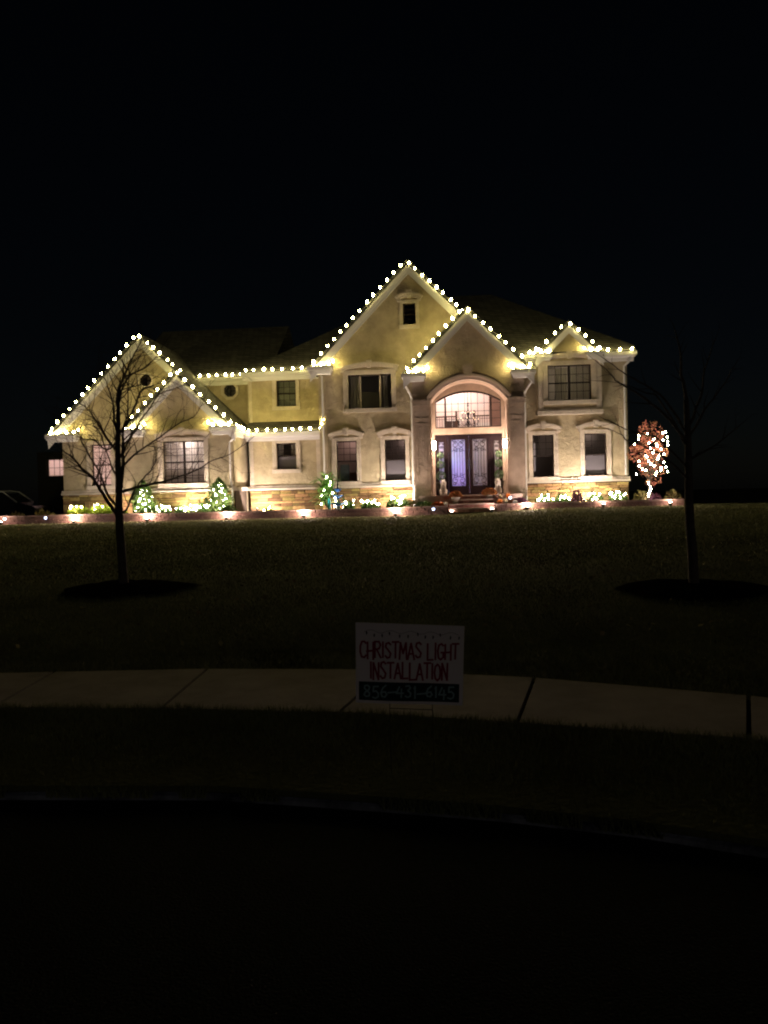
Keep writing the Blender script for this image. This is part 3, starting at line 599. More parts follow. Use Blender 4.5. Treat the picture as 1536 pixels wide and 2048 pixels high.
for i in range(len(us)-1):
    for j, (a, c) in enumerate(((4.61, 4.95), (4.95, 5.28), (5.28, 5.62), (5.62, 0))):
        x0, x1 = us[i]+.012, us[i+1]-.012
        if c: MB(True).add([(x0, -.16, a+.012), (x1, -.16, a+.012), (x1, -.16, c-.012), (x0, -.16, c-.012)], [(0, 1, 2, 3)]).build('pane', M['glass'], tr)
        else: MB(True).add([(x0, -.16, a+.012), (x1, -.16, a+.012), (x1, -.16, topz(x1)-.02), (x0, -.16, topz(x0)-.02)], [(0, 1, 2, 3)]).build('pane', M['glass'], tr)
# foyer behind
b = MB(True); a0, a1, c0, c1, d0, d1 = 1.85, 5.75, 1.6, 7.4, -.32, -5.2
b.add([(a0, d0, c0), (a1, d0, c0), (a1, d0, c1), (a0, d0, c1), (a0, d1, c0), (a1, d1, c0), (a1, d1, c1), (a0, d1, c1)], [(0, 1, 5, 4), (3, 7, 6, 2), (0, 4, 7, 3), (1, 2, 6, 5), (4, 5, 6, 7)])
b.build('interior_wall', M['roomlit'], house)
b = MB(True); b.box(1.85, 5.75, -5.1, -3.0, 4.45, 4.62); b.build('gallery_floor', M['wood'], house)
b = MB(True); b.box(1.9, 3.3, -3.06, -3.0, 5.32, 5.38); b.box(4.15, 5.7, -3.06, -3.0, 5.32, 5.38)
for i in range(34):
    x = 1.95+i*.112
    if not 3.3 < x < 4.1: b.box(x-.012, x+.012, -3.05, -3.02, 4.6, 5.32)
for x in (3.3, 4.15): b.box(x-.05, x+.05, -3.09, -2.98, 4.6, 5.5); b.ball((x, -3.03, 5.56), .06)
b.build('gallery_railing', M['wood'], house)
b = MB(True); b.box(2.7, 3.5, -5.16, -5.1, 4.62, 5.35); b.build('gallery_window', M['frame'], house)
b = MB(True); b.box(2.66, 2.72, -5.12, -5.06, 4.6, 5.4); b.box(3.48, 3.54, -5.12, -5.06, 4.6, 5.4); b.box(2.72, 3.48, -5.12, -5.06, 5.34, 5.4); b.box(3.08, 3.12, -5.12, -5.07, 4.6, 5.36); b.box(2.72, 3.48, -5.12, -5.075, 4.95, 4.99); b.box(4.3, 5.0, -5.13, -5.06, 4.6, 5.2); b.build('gallery_casing', M['white'], house)
MB(True).box(4.85, 5.7, -2.9, -2.8, 4.2, 7.3).build('gallery_partition', mat('brown_wall', (.2, .13, .1), .9), house)
plamp('foyer_lamp', (3.0, 1.6, 7.1), 68, (1, .79, .70), .15, house); plamp('foyer_lamp', (3.2, 3.9, 7.0), 50, (1, .80, .72), .15, house)
# chandelier
ch = empty('chandelier', HP(3.82, -1.5, 0), -TH, 'crystal chandelier hanging behind the arched transom window', 'chandelier')
b = MB(); b.tube([(0, 0, 7.3), (0, 0, 5.7)], .012, 5); b.lathe([(0, 5.62), (.06, 5.66), (.02, 5.72), (.05, 5.78), (.01, 5.84)]); b.lathe([(0, 4.7), (.07, 4.76), (.12, 4.86), (.05, 5.0), (.04, 5.2), (.08, 5.3), (.03, 5.45), (.02, 5.62)]); b.build('stem', M['iron'], ch)
for tier, (n_, r_, z_) in enumerate(((10, .48, 4.92), (7, .28, 5.22))):
    for k in range(n_):
        a = k*math.tau/n_+.2; c_, s_ = math.cos(a), math.sin(a)
        b = MB(); b.tube([(0, 0, z_-.05), (r_*.5*c_, r_*.5*s_, z_-.16), (r_*.95*c_, r_*.95*s_, z_-.08), (r_*c_, r_*s_, z_+.02)], .011, 5); b.lathe([(.035, z_+.02), (.012, z_+.03), (.012, z_+.12)], (r_*c_, r_*s_, 0), 6)
        ar = b.build('arm', M['iron'], ch)
        MB().ball((r_*c_, r_*s_, z_+.15), (.014, .014, .03), 6, 4).build('candle_bulb', mat('candle', (1, .9, .7), .4, emis=(1, .8, .5), estr=3), ar)
n = 260; a = rng.uniform(0, math.tau, n); rr = rng.uniform(.1, .48, n); leaves('crystal_drops', np.stack([rr*np.cos(a), rr*np.sin(a), rng.uniform(4.68, 5.05, n)], 1), np.tile([0, 0, -1.], (n, 1)), .05, M['crystal'], ch, jitter=.3)
# doors
dr = MB(True)
dr.box(2.31, 5.25, -.22, -.14, 4.2, 4.28); dr.box(2.31, 2.40, -.22, -.14, 1.7, 4.2); dr.box(5.16, 5.25, -.22, -.14, 1.7, 4.2); dr.box(2.76, 2.88, -.22, -.12, 1.7, 4.2); dr.box(4.70, 4.82, -.22, -.12, 1.7, 4.2); dr.box(2.31, 5.25, -.25, -.05, 1.62, 1.70)
doorset = dr.build('door_frame', M['door'], house)
def scroll(b, cx_, cz_, r, a0, turns, d, y, t=.012):
    pts = [(cx_+r*(1-i/26*.75)*math.cos(a0+d*turns*math.tau*i/26), y, cz_+r*(1-i/26*.75)*math.sin(a0+d*turns*math.tau*i/26)) for i in range(24)]
    b.tube(pts, t, 4)
def grille(u0, u1, z0, z1, parent, y=-.128, mirror=1):
    b = MB(True); w_ = u1-u0; cx_ = (u0+u1)/2; t = .011
    for k in range(1, 5 if w_ > .4 else 2):
        x = u0+w_*k/(5 if w_ > .4 else 2); b.tube([(x, y, z0+.45), (x, y, z1-.42)], t, 4)
        for zz in (z0+.75, z0+1.05, z1-.72): b.ball((x, y, zz), .018, 5, 4)
    for (zc, sg) in ((z1-.22, 1), (z0+.24, -1)):
        r = min(.14, w_*.24)
        for s2 in (-1, 1):
            scroll(b, cx_+s2*w_*.24, zc, r, R_(90 if s2 > 0 else 90), 1.3, s2*sg, y); scroll(b, cx_+s2*w_*.24, zc-sg*.2, r*.75, R_(-90*sg), 1.2, -s2*sg, y)
            scroll(b, cx_+s2*w_*.3, zc+sg*.15, r*.6, R_(180), 1.1, s2, y)
        b.tube([(u0+.01, y, zc+sg*.2), (cx_-.1, y, zc+sg*.1), (cx_, y, zc+sg*.19), (cx_+.1, y, zc+sg*.1), (u1-.01, y, zc+sg*.2)], t, 4)
        b.tube([(u0+.02, y, zc-sg*.28), (cx_, y, zc-sg*.16), (u1-.02, y, zc-sg*.28)], t, 4)
    b.build('scrollwork', M['iron'], parent)
def leafdoor(u0, u1, g0, g1, z0, z1, name='door', zb=1.7, zt=4.2):
    b = MB(True); b.box(u0, g0, -.2, -.14, zb, zt); b.box(g1, u1, -.2, -.14, zb, zt); b.box(g0, g1, -.2, -.14, zb, z0); b.box(g0, g1, -.2, -.14, z1, zt)
    d = b.build(name, M['door'], house); MB(True).box(g0, g1, -.175, -.165, z0, z1).build('glass', M['obscure'], d); grille(g0, g1, z0, z1, d); return d
d1_ = leafdoor(2.885, 3.785, 3.03, 3.62, 2.02, 4.05); d2_ = leafdoor(3.795, 4.695, 3.95, 4.56, 2.02, 4.05)
for d_, x in ((d1_, 3.72), (d2_, 3.86)): MB(True).tube([(x, -.13, 2.75), (x, -.08, 2.78), (x, -.08, 3.12), (x, -.13, 3.15)], .016, 6).build('handle', M['black'], d_)
leafdoor(2.40, 2.76, 2.49, 2.69, 2.1, 3.95, 'sidelight'); leafdoor(4.82, 5.16, 4.89, 5.09, 2.1, 3.95, 'sidelight')
plamp('accent_lamp', (3.15, .55, 3.05), 42, (.18, .42, 1), .1, house); plamp('accent_lamp', (3.08, .45, 3.3), 14, (.5, 1, .85), .06, house); plamp('accent_lamp', (3.4, .7, 2.6), 14, (.42, .2, 1), .1, house)
MB(True).box(3.82, 3.86, -2.0, -.3, 1.7, 4.2).build('foyer_screen', mat('plum_wall', (.25, .15, .12), .9), house)
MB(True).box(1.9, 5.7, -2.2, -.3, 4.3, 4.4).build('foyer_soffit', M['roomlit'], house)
# porch floor and steps
st = empty('front_steps', HP(0, 0, 0), -TH, 'brick front steps with pale treads leading up to the double door', 'steps')
MB(True).box(1.66, 5.88, -.1, 1.8, 1.3, 1.62).build('porch_floor', M['tread'], st)
bk = MB().box(-.5, .5, -.5, .5, -.5, .5).mesh('brick', M['brick'])
zt = 1.62
for k in range(4):
    v1 = 1.85+k*.33; zt_ = 1.62-k*.175; w2 = 1.15 if k == 0 else .93
    MB(True).box(3.78-w2, 3.78+w2, v1-.36, v1+.03, zt_-.05, zt_).build('tread', M['tread'], st)
    nb = 9
    for i in range(nb):
        x = 3.78-w2+.02+(2*w2-.04)*(i+.5)/nb; inst('brick', bk, st, (x, -(v1-.06), zt_-.113), (0, 0, 0), ((2*w2-.04)/nb-.012, .1, .115))
MB(True).box(2.9, 4.66, .5, 2.7, .7, .93).build('riser_core', M['mortar'], st)
MB(True).box(2.95, 4.6, 1.0, 2.1, .93, 1.09).build('riser_core', M['mortar'], st)

# ------------------------------------------------------------------ beds and retaining walls
def bed(u0, u1, v0, v1, z):
    n = 60; V = []; Fc = []; X = np.linspace(u0, u1, n); Yv = np.linspace(v0, v1, 6)
    for y in Yv:
        for x in X: q = HP(x, y, z+.04*noise.noise(Vector((x*2, y*2, 1)))+.02*noise.noise(Vector((x*7, y*7, 1)))); V.append(q)
    for j in range(5):
        for i in range(n-1): Fc.append((j*n+i, j*n+i+1, (j+1)*n+i+1, (j+1)*n+i))
    tag(raw('garden_bed', V, Fc, M['soil'], smooth=True), 'mulched planting bed behind the low block wall', kind='structure')
bed(-20, 2.9, 2.2, -.7, 1.1); bed(4.7, 12.1, 2.2, -.1, 1.16)
blk = []
for k in range(5):
    bm = bmesh.new(); bmesh.ops.create_cube(bm, size=1); bmesh.ops.bevel(bm, geom=bm.edges[:], offset=.05, segments=1, affect='EDGES')
    for vt in bm.verts: vt.co += Vector([random.uniform(-.03, .03) for _ in range(3)])
    me = bpy.data.meshes.new('block'); bm.to_mesh(me); bm.free(); me.materials.append(M['block']); blk.append(me)
def rwall(pts, ztop, label, courses=3):
    """pts: polyline (u,v); ztop: height of the cap"""
    w_ = empty('retaining_wall', HP(0, 0, 0), -TH, label, 'wall'); core = MB(True)
    for (p, q) in zip(pts[:-1], pts[1:]):
        p, q = Vector(p), Vector(q); d = q-p; L = d.length; d.normalize(); nrm = Vector((-d.y, d.x)); ang = math.atan2(-d.y, d.x)
        cn = [p+nrm*.0, q+nrm*.0, q-nrm*.2*(-1), p-nrm*.2*(-1)]
        zb_ = ztop-.5; core.add([(c.x, c.y, zb_) for c in [p-nrm*.08, q-nrm*.08, q+nrm*.08, p+nrm*.08]]+[(c.x, c.y, ztop-.06) for c in [p-nrm*.08, q-nrm*.08, q+nrm*.08, p+nrm*.08]], [(0, 1, 5, 4), (1, 2, 6, 5), (2, 3, 7, 6), (3, 0, 4, 7), (4, 5, 6, 7)])
        n_ = max(1, round(L/.33))
        for r_ in range(courses):
            z = ztop-.055-.055-r_*.105
            for i in range(n_+(r_ % 2)):
                t0 = max(0, (i-.5*(r_ % 2))*L/n_); t1 = min(L, (i+1-.5*(r_ % 2))*L/n_)
                c = p+d*((t0+t1)/2); inst('block', random.choice(blk), w_, (c.x, -c.y, z), (0, 0, ang), (t1-t0-.012, .24+random.uniform(0, .025), .098))
        n2 = max(1, round(L/.45))
        for i in range(n2):
            c = p+d*(L*(i+.5)/n2); inst('cap_stone', blk[i % 5], w_, (c.x, -c.y, ztop-.025), (0, 0, ang), (L/n2-.012, .3, .055)).data
    core.build('wall_core', M['mortar'], w_)
    for c_ in w_.children:
        if c_.name.startswith('cap_stone'): c_.material_slots[0].link = 'OBJECT'; c_.material_slots[0].material = M['cap']
rwall([(-20.5, 2.3), (-10.2, 2.3)], 1.2, 'low reddish block retaining wall at the left end of the bed')
rwall([(-10.2, 2.3), (1.0, 2.3)], 1.17, 'low reddish block retaining wall in front of the middle of the house')
rwall([(1.0, 2.3), (2.2, 2.5), (2.82, 2.62)], 1.2, 'short block wall wing left of the front steps')
rwall([(4.74, 2.62), (5.5, 2.45), (6.4, 2.3)], 1.24, 'short block wall wing right of the front steps')
rwall([(6.4, 2.3), (12.2, 2.2)], 1.25, 'low block retaining wall below the right half of the house', 2)

# ------------------------------------------------------------------ light strings on the roof
c9 = MB().lathe([(0, -.02), (.028, 0), (.046, .035), (.04, .075), (0, .12)], n=7).mesh('bulb', M['bulb'])
def string(pts, label, sp=.415, up=.0, phase=.5, size=1.0, group='light strings along the roof edges'):
    s = empty('light_string', HP(0, 0, 0), -TH, label, 'string lights', group)
    P = [Vector((p[0], -p[1], p[2])) for p in pts]; MB().tube([p-Vector((0, 0, .01)) for p in P], .008, 4).build('cord', M['cord'], s)
    L = [0]
    for a, c in zip(P[:-1], P[1:]): L.append(L[-1]+(c-a).length)
    n_ = max(1, round(L[-1]/sp))
    for i in range(n_):
        d = (i+phase+random.uniform(-.12, .12))*L[-1]/n_; k = max(j for j in range(len(P)-1) if L[j] <= d+1e-6); q = P[k].lerp(P[k+1], (d-L[k])/max(1e-6, L[k+1]-L[k]))
        inst('bulb', c9, s, (q.x, q.y, q.z+.015), (random.uniform(-.5, .5), random.uniform(-.5, .5), 0), (size*random.uniform(.82, 1.15),)*3)
def rake(g, vf, label, e0, e1):
    uc, half, za, s = g
    string([(uc+e0, vf, za-s*abs(e0)+.02), (uc+e1, vf, za-s*abs(e1)+.02)], label)
rake(gA, .45, 'string of white bulbs up the left slope of the tallest gable', -4.35, -.2)
rake(gA, .45, 'string of white bulbs down the right slope of the tallest gable', -.1, 2.5)
rake(gP, 1.35, 'string of white bulbs up the left slope of the entrance gable', -2.7, -.2)
rake(gP, 1.35, 'string of white bulbs down the right slope of the entrance gable', -.1, 2.7)
rake(gR, .6, 'string of white bulbs up the left slope of the small right gable', -1.4, -.15)
rake(gR, .6, 'string of white bulbs down the right slope of the small right gable', -.1, 1.4)
rake(gB, .35, 'string of white bulbs up the left slope of the gable behind the bare tree', -4.4, -.15)
rake(gB, .35, 'short string of white bulbs right of the peak of the big left gable', -.1, 1.95)
rake(gC, 1.55, 'string of white bulbs up the left slope of the front left gable', -2.45, -.1)
rake(gC, 1.55, 'string of white bulbs down the right slope of the front left gable', -.05, 2.5)
string([(-9.45, -2.15, 7.56), (-6.62, -2.15, 7.56)], 'string of white bulbs on the gutter above the octagon window')
string([(-6.6, -1.2, 7.58), (-3.1, -1.2, 7.58)], 'string of white bulbs on the gutter above the small upper centre window')
string([(-6.2, -.08, 4.69), (-2.6, -.08, 4.69)], 'string of white bulbs on the low roof over the recessed centre wall')
string([(-6.18, 1.5, 4.79), (-6.18, 0, 4.77)], 'receding string of white bulbs along the side gutter of the garage wing', sp=.27)
string([(9.5, .46, 7.56), (10.92, .46, 7.56)], 'string of white bulbs on the gutter at the right end of the roof')
string([(6.3, .46, 7.56), (6.75, .46, 7.56)], 'two white bulbs on the gutter between entrance and small right gable', sp=.22)
for (u0, u1, z, v, nm) in ((-3.1, -2.05, 7.42, .5, 'at the left foot of the tallest gable'), (1.1, 2.1, 6.82, 1.38, 'at the left foot of the entrance gable'), (5.5, 6.5, 6.82, 1.38, 'at the right foot of the entrance gable'),
    (6.72, 7.44, 7.56, .62, 'at the left foot of the small right gable'), (8.76, 9.5, 7.56, .62, 'at the right foot of the small right gable'), (-15.2, -13.8, 4.82, .4, 'at the left foot of the garage wing gable'),
    (-11.15, -10.2, 4.84, 1.6, 'at the left foot of the front left gable'), (-7.35, -6.25, 4.84, 1.6, 'at the right foot of the front left gable')):
    string([(u0, v, z), (u1, v, z)], 'white bulbs on the eave '+nm, sp=.36)
    e = u1 if u0 < {True: 3.8}.get(True, 0) and nm.find('left foot') >= 0 else u0
    string([(e, v-.03, z+.1), (e, v-.24, z+.16)], 'white bulb on the wall '+nm, sp=.3, group=None) if True else 0
string([(-2.62, .08, 4.75), (-2.62, .08, 5.15)], 'two white bulbs hanging on the wall corner above the low centre roof', sp=.2)

# ------------------------------------------------------------------ lamps on the ground
FL = (1, .74, .63)
def floodlight(u, v, z, W, label, tilt=.5, spot=False):
    f = empty('floodlight', HP(u, v, z), -TH, label, 'garden light', 'floodlights along the bed edge')
    b = MB(); b.lathe([(0, 0), (.05, 0), (.06, .06), (.09, .1), (.1, .14), (.085, .14)], n=12); b.build('housing', M['black'], f)
    MB().lathe([(0, .15), (.055, .146), (.08, .135)], n=12).build('lens', M['lens'], f)
    plamp('lamp', (0, 0, .23), W, FL, .04, f)
for (px, u, v, W, nm) in ((12, -16.1, 2.75, 13, 'at the far left end of the block wall'), (150, -12.95, 2.6, 58, 'below the left corner of the garage wing'), (297, -9.75, 2.6, 58, 'just right of the bare tree trunk'), (455, -6.35, 2.6, 58, 'below the downspout of the garage wing'),
    (608, -3.1, 2.6, 58, 'left of the spiky plant'), (788, .7, 2.6, 58, 'below the window left of the entrance'), (1053, 6.0, 2.6, 58, 'just right of the steps'), (1203, 9.0, 2.6, 14, 'below the rightmost ground floor window'), (1335, 11.6, 2.55, 13, 'right of the small lit tree')):
    q = HP(u, v); floodlight(u, v, lawn_z(q.x, q.y)-.01, W, 'small bright floodlight on the lawn edge '+nm)
for (u, nm) in ((2.98, 'left'), (4.58, 'right')):
    q = HP(u, 2.85); floodlight(u, 2.85, lawn_z(q.x, q.y)-.02, 5, 'small bright light on the '+nm+' side of the bottom step')
def uplight(u, v, z, W, tgt, label, ang=120):
    f = empty('uplight', HP(u, v, z), -TH, label, 'garden light', 'uplights against the house')
    d = Vector(HP(*tgt))-Vector(HP(u, v, z+.12)); rot = d.to_track_quat('-Z', 'Y')
    b = MB(); b.lathe([(.0, 0), (.03, 0), (.03, .06), (.05, .1), (.05, .14), (.04, .14)], n=10); b.build('housing', M['black'], f)
    MB().lathe([(0, .145), (.04, .142)], n=10).build('lens', M['lens'], f)
    l = bpy.data.lights.new('beam', 'SPOT'); l.energy = W*LK; l.color = (1, .82, .72); l.spot_size = R_(172); l.spot_blend = .35; l.shadow_soft_size = .04
    o = bpy.data.objects.new('beam', l); link(o, f); o.location = (0, 0, .2)
    o.rotation_euler = (Matrix.Rotation(TH, 4, 'Z') @ rot.to_matrix().to_4x4()).to_euler()
uplight(.72, 1.05, 1.13, 120, (.6, 0, 2.3), 'uplight shining on the stones between the two windows left of the entrance')
uplight(8.5, 1.05, 1.18, 120, (8.3, 0, 2.3), 'uplight shining on the stones between the two right windows')
uplight(-8.0, 2.1, 1.13, 105, (-8.2, 1.2, 2.2), 'uplight shining on the stones under the wide left window')
uplight(-5.6, 0.4, 1.13, 115, (-5.3, -.6, 2.2), 'uplight shining on the stones of the recessed centre wall')
uplight(-11.6, 1.3, 1.13, 48, (-12.0, 0, 2.3), 'uplight in the corner right of the left window')
uplight(-2.0, .95, 1.1, 30, (-2.6, 0, 2.6), 'uplight behind the spiky plant at the inner corner')
# solar stakes
for (u, v, lab) in ((-15.9, 2.75, 'at the far left of the block wall'), (-14.1, 2.75, 'left of the leftmost yellow shrub'), (2.25, 2.9, 'in the bed left of the steps'), (5.35, 2.35, 'in the bed right of the steps')):
    q = HP(u, v); z0 = lawn_z(q.x, q.y)-.02 if v > 2.6 else 1.2
    s = empty('solar_light', (q.x, q.y, z0), 0, 'small bluish solar stake light '+lab, 'garden light', 'solar stake lights')
    MB().tube([(0, 0, 0), (0, 0, .22)], .008, 5).build('stake', M['chrome'], s); MB().lathe([(.02, .22), (.045, .24), (.055, .3), (.02, .31)], n=10).build('lens', M['solar'], s); MB().lathe([(.07, .31), (.06, .335), (0, .345)], n=10).build('cap', M['chrome'], s)
# sconces on the jambs
for (u, sg, nm) in ((2.2, 1, 'left'), (5.38, -1, 'right')):
    s = empty('wall_sconce', HP(u, .72, 3.75), -TH, 'bright wall sconce on the '+nm+' jamb of the entrance arch', 'sconce', 'sconces by the front door')
    b = MB(); b.box(0 if sg > 0 else -.03, .03 if sg > 0 else 0, -.05, .05, -.2, .2); b.lathe([(.06, -.2), (.07, -.17), (.07, -.17)], (sg*.09, 0, 0), 10); b.lathe([(.07, .2), (.05, .24), (0, .27)], (sg*.09, 0, 0), 10); b.build('bracket', M['black'], s)
    MB().lathe([(.045, -.17), (.06, -.1), (.06, .12), (.05, .2)], (sg*.09, 0, 0), 10).build('glass', M['sconce'], s)
    plamp('lamp', (sg*.2, -.1, .0), 50, (1, .70, .52), .07, s)

# ------------------------------------------------------------------ plants and ornaments in the bed
minib = MB().ball((0, 0, 0), (.024, .024, .03), 6, 4).mesh('bulb', M['mini'])
def wrap(loc, pts, label, group='light strings in the shrubs'):
    s = empty('light_string', loc, 0, label, 'string lights', group)
    for p in pts: inst('bulb', minib, s, p)
    if len(pts) > 1: MB().tube(sorted(pts, key=lambda p: (round(p[2], 1), p[0])), .004, 3).build('cord', M['cord'], s)
def cone_shrub(u, v, z, h, r, label, ll):
    q = HP(u, v, z); s = empty('conical_shrub', q, 0, label, 'shrub'); n = 2600
    t = rng.uniform(0, 1, n)**1.3; a = rng.uniform(0, math.tau, n); rad = r*(1-t**2.6)*(.4+.75*rng.uniform(0, 1, n)**.6)*(1+.28*np.sin(3*a+7*t)+.15*np.sin(5*a-11*t))
    P = np.stack([rad*np.cos(a), rad*np.sin(a), .08+t*h], 1); N = np.stack([np.cos(a), np.sin(a), .7+0*a], 1)
    leaves('foliage', P, N, .14, M['leaf'], s, .35); MB().tube([(0, 0, -.05), (0, 0, h*.8)], [.03, .01], 6).build('stem', M['bark'], s)
    pts = []
    for k in range(24):
        tt = (k+.8)/25+random.uniform(-.03, .02); a_ = k*2.4+random.random(); rr = r*(1-tt**2.6)*random.uniform(.55, 1.03); pts.append((rr*math.cos(a_), rr*math.sin(a_), .12+tt*h*.88))
    wrap(q, pts, ll)
cone_shrub(-10.2, 1.75, 1.08, 1.4, .42, 'cone shaped evergreen with white lights behind the bare tree, left of the wide window', 'white lights wrapped round the evergreen left of the wide window')
cone_shrub(-6.85, 1.85, 1.08, 1.45, .45, 'cone shaped evergreen with white lights beside the garage downspout', 'white lights wrapped round the evergreen beside the garage downspout')
def tuft(u, v, z, h, r, label, ll=None, m_='leaf', n=500, nl=9, size=.13, up=.8, name='shrub', lr=1.0):
    q = HP(u, v, z); s = empty(name, q, 0, label, 'plant')
    a = rng.uniform(0, math.tau, n); rr = r*np.sqrt(rng.uniform(0, 1, n)); hh = h*np.sqrt(np.clip(1-(rr/r)**2, .05, 1))*rng.uniform(.25, 1, n)
    P = np.stack([rr*np.cos(a), rr*np.sin(a), hh], 1); N = np.stack([np.cos(a)*rr/r, np.sin(a)*rr/r, up+0*a], 1)
    leaves('foliage', P, N, size, M[m_], s, .3, .45)
    b = MB()
    for k in range(5): a_ = k*1.26; b.tube([(0, 0, -.04), (.3*r*math.cos(a_), .3*r*math.sin(a_), h*.6)], [.01, .005], 4)
    b.build('stem', M['stem'], s)
    if ll:
        pts = []
        for k in range(nl): a_ = random.uniform(0, math.tau); t = random.random()**.5*r*lr; pts.append((t*math.cos(a_), -abs(t*math.sin(a_))*.9, h*random.uniform(.35, 1.0)))
        wrap(q, pts, ll)
    return q
tuft(-13.05, 1.9, 1.08, .52, .5, 'yellow green mound shrub at the left corner of the house', 'white lights in the leftmost yellow green shrub', 'lime', 900, 7)
tuft(-12.1, 1.9, 1.08, .56, .5, 'yellow green mound shrub under the lit left window', 'white lights in the yellow green shrub under the left window', 'lime', 900, 7)
tuft(-11.0, 1.9, 1.08, .2, .22, 'tiny yellow green plant beside the bare tree trunk', None, 'lime', 200)
tuft(-9.25, 1.95, 1.08, .42, .3, 'small lit plant left of centre under the wide window', 'tight cluster of white lights left under the wide window', nl=12)
tuft(-8.45, 1.95, 1.08, .42, .3, 'small lit plant with upright leaves under the wide window', 'cluster of white lights in the middle under the wide window', nl=9)
tuft(-7.7, 1.95, 1.08, .48, .4, 'low lit plant right under the wide window', 'broad cluster of white lights right under the wide window', nl=14)
tuft(-4.9, 1.2, 1.08, .22, .2, 'tiny yellow plant alone in front of the recessed wall', 'single pair of bulbs in the tiny yellow plant', 'lime', 150, 3)
tuft(-1.35, 1.6, 1.08, .42, .25, 'small plant with lights right of the blue fountain', 'few white lights right of the blue fountain', nl=5)
tuft(-.45, 1.5, 1.08, .48, .42, 'leafy plant with white flowers lights under the windows left of the entrance', 'white lights in the leafy plant between the left windows', nl=11, n=700)
tuft(.75, 1.75, 1.08, .6, .5, 'tall leafy plant with lights left of the portico downspout', 'scattered white lights in the tall leafy plant by the portico', nl=14, n=900)
tuft(1.25, 1.4, 1.08, .5, .35, 'dry twiggy plant beside the portico downspout', None, 'dry', 300)
tuft(6.75, 1.7, 1.14, .42, .32, 'lit plant just right of the entrance steps bed', 'white lights in the first plant right of the entrance', nl=12)
tuft(7.5, 1.7, 1.14, .44, .38, 'lit plant below the gap of the right windows', 'white lights in the second plant right of the entrance', nl=9)
tuft(8.15, 1.5, 1.14, .6, .25, 'purple leaved plant between lit plants', None, 'purple', 400)
tuft(8.85, 1.7, 1.14, .42, .34, 'lit plant under the rightmost window', 'white lights in the plant under the rightmost window', nl=11)
tuft(9.75, 1.7, 1.14, .46, .4, 'lit plant at the right corner of the house', 'white lights in the plant at the right house corner', nl=13)
tuft(10.75, 1.3, 1.14, .5, .3, 'pale green plant just past the right house corner', None, 'dry', 220)
tuft(11.3, 1.5, 1.14, .38, .25, 'reddish low plant left of the small lit tree trunk', None, 'purple', 300)
tuft(12.05, 1.3, 1.1, .55, .35, 'twiggy pale plant right of the small lit tree', None, 'dry', 160)
tuft(-14.6, 1.9, 1.05, .32, .35, 'dry ornamental grass left of the house corner', None, 'dry', 120, size=.3)
tuft(-16.0, 1.7, 1.05, .3, .3, 'dry plant at the far left end of the bed', None, 'dry', 100, size=.25)
# spiky broad-leaf plant
q = HP(-2.25, 1.45, 1.08); s = empty('spiky_plant', q, 0, 'big spiky strap leaved plant with lights at the inner corner of the house', 'plant')
for (zc, n_, L0) in ((1.4, 30, .6), (1.05, 34, .62), (.75, 44, .75), (.42, 44, .75)):
    V = []; Fc = []
    for k in range(n_):
        a_ = random.uniform(0, math.tau); L_ = L0*random.uniform(.85, 1.35); el = random.uniform(-.1, 1.2); ox, oy = random.uniform(-.16, .16), random.uniform(-.16, .16)
        for i in range(5):
            t = i/4; rr = L_*t*math.cos(el); z_ = zc+L_*t*math.sin(el)-.32*t*t; w_ = .07*math.sin(math.pi*min(.97, t*.85+.12))
            V += [(ox+rr*math.cos(a_)-w_*math.sin(a_), oy+rr*math.sin(a_)+w_*math.cos(a_), z_), (ox+rr*math.cos(a_)+w_*math.sin(a_), oy+rr*math.sin(a_)-w_*math.cos(a_), z_)]
        k0 = len(V)-10; Fc += [(k0+2*i, k0+2*i+1, k0+2*i+3, k0+2*i+2) for i in range(4)]
    raw('leaf_whorl', V, Fc, M['palm'], s)
MB().tube([(0, 0, -.05), (.02, 0, 1.4)], [.04, .025], 6).build('stem', M['stem'], s)
wrap(q, [(random.uniform(-.32, .32)*(1.3-t), -random.uniform(.1, .4), .2+1.25*t) for t in np.linspace(0, 1, 12)], 'white lights strung through the spiky plant')
# blue tiered fountain and teal bottle
f = empty('tiered_fountain', HP(-1.8, 1.6, 1.06), 0, 'blue glazed three tier garden fountain below the second window', 'fountain')
MB().lathe([(.12, 0), (.13, .04), (.07, .1), (.06, .4), (.05, .6), (.045, .9), (.03, 1.1), (.05, 1.14), (.02, 1.2), (.035, 1.26), (0, 1.4)], n=12).build('column', M['urn'], f, True)
for (z_, r_) in ((.33, .33), (.66, .24), (.92, .17)): MB().lathe([(.05, z_-.1), (r_*.7, z_-.05), (r_, z_+.03), (r_*.95, z_+.03), (.05, z_-.02)], n=18).build('bowl', M['blue'], f, True)
o = MB().lathe([(0, 0), (.06, .0), (.065, .05), (.065, .42), (.04, .52), (.02, .55), (.02, .62)], n=10).build('glass_bottle', M['teal'], None, True); o.location = HP(-2.1, 2.05, 1.08); tag(o, 'tall teal glass bottle ornament at the foot of the spiky plant', 'ornament')

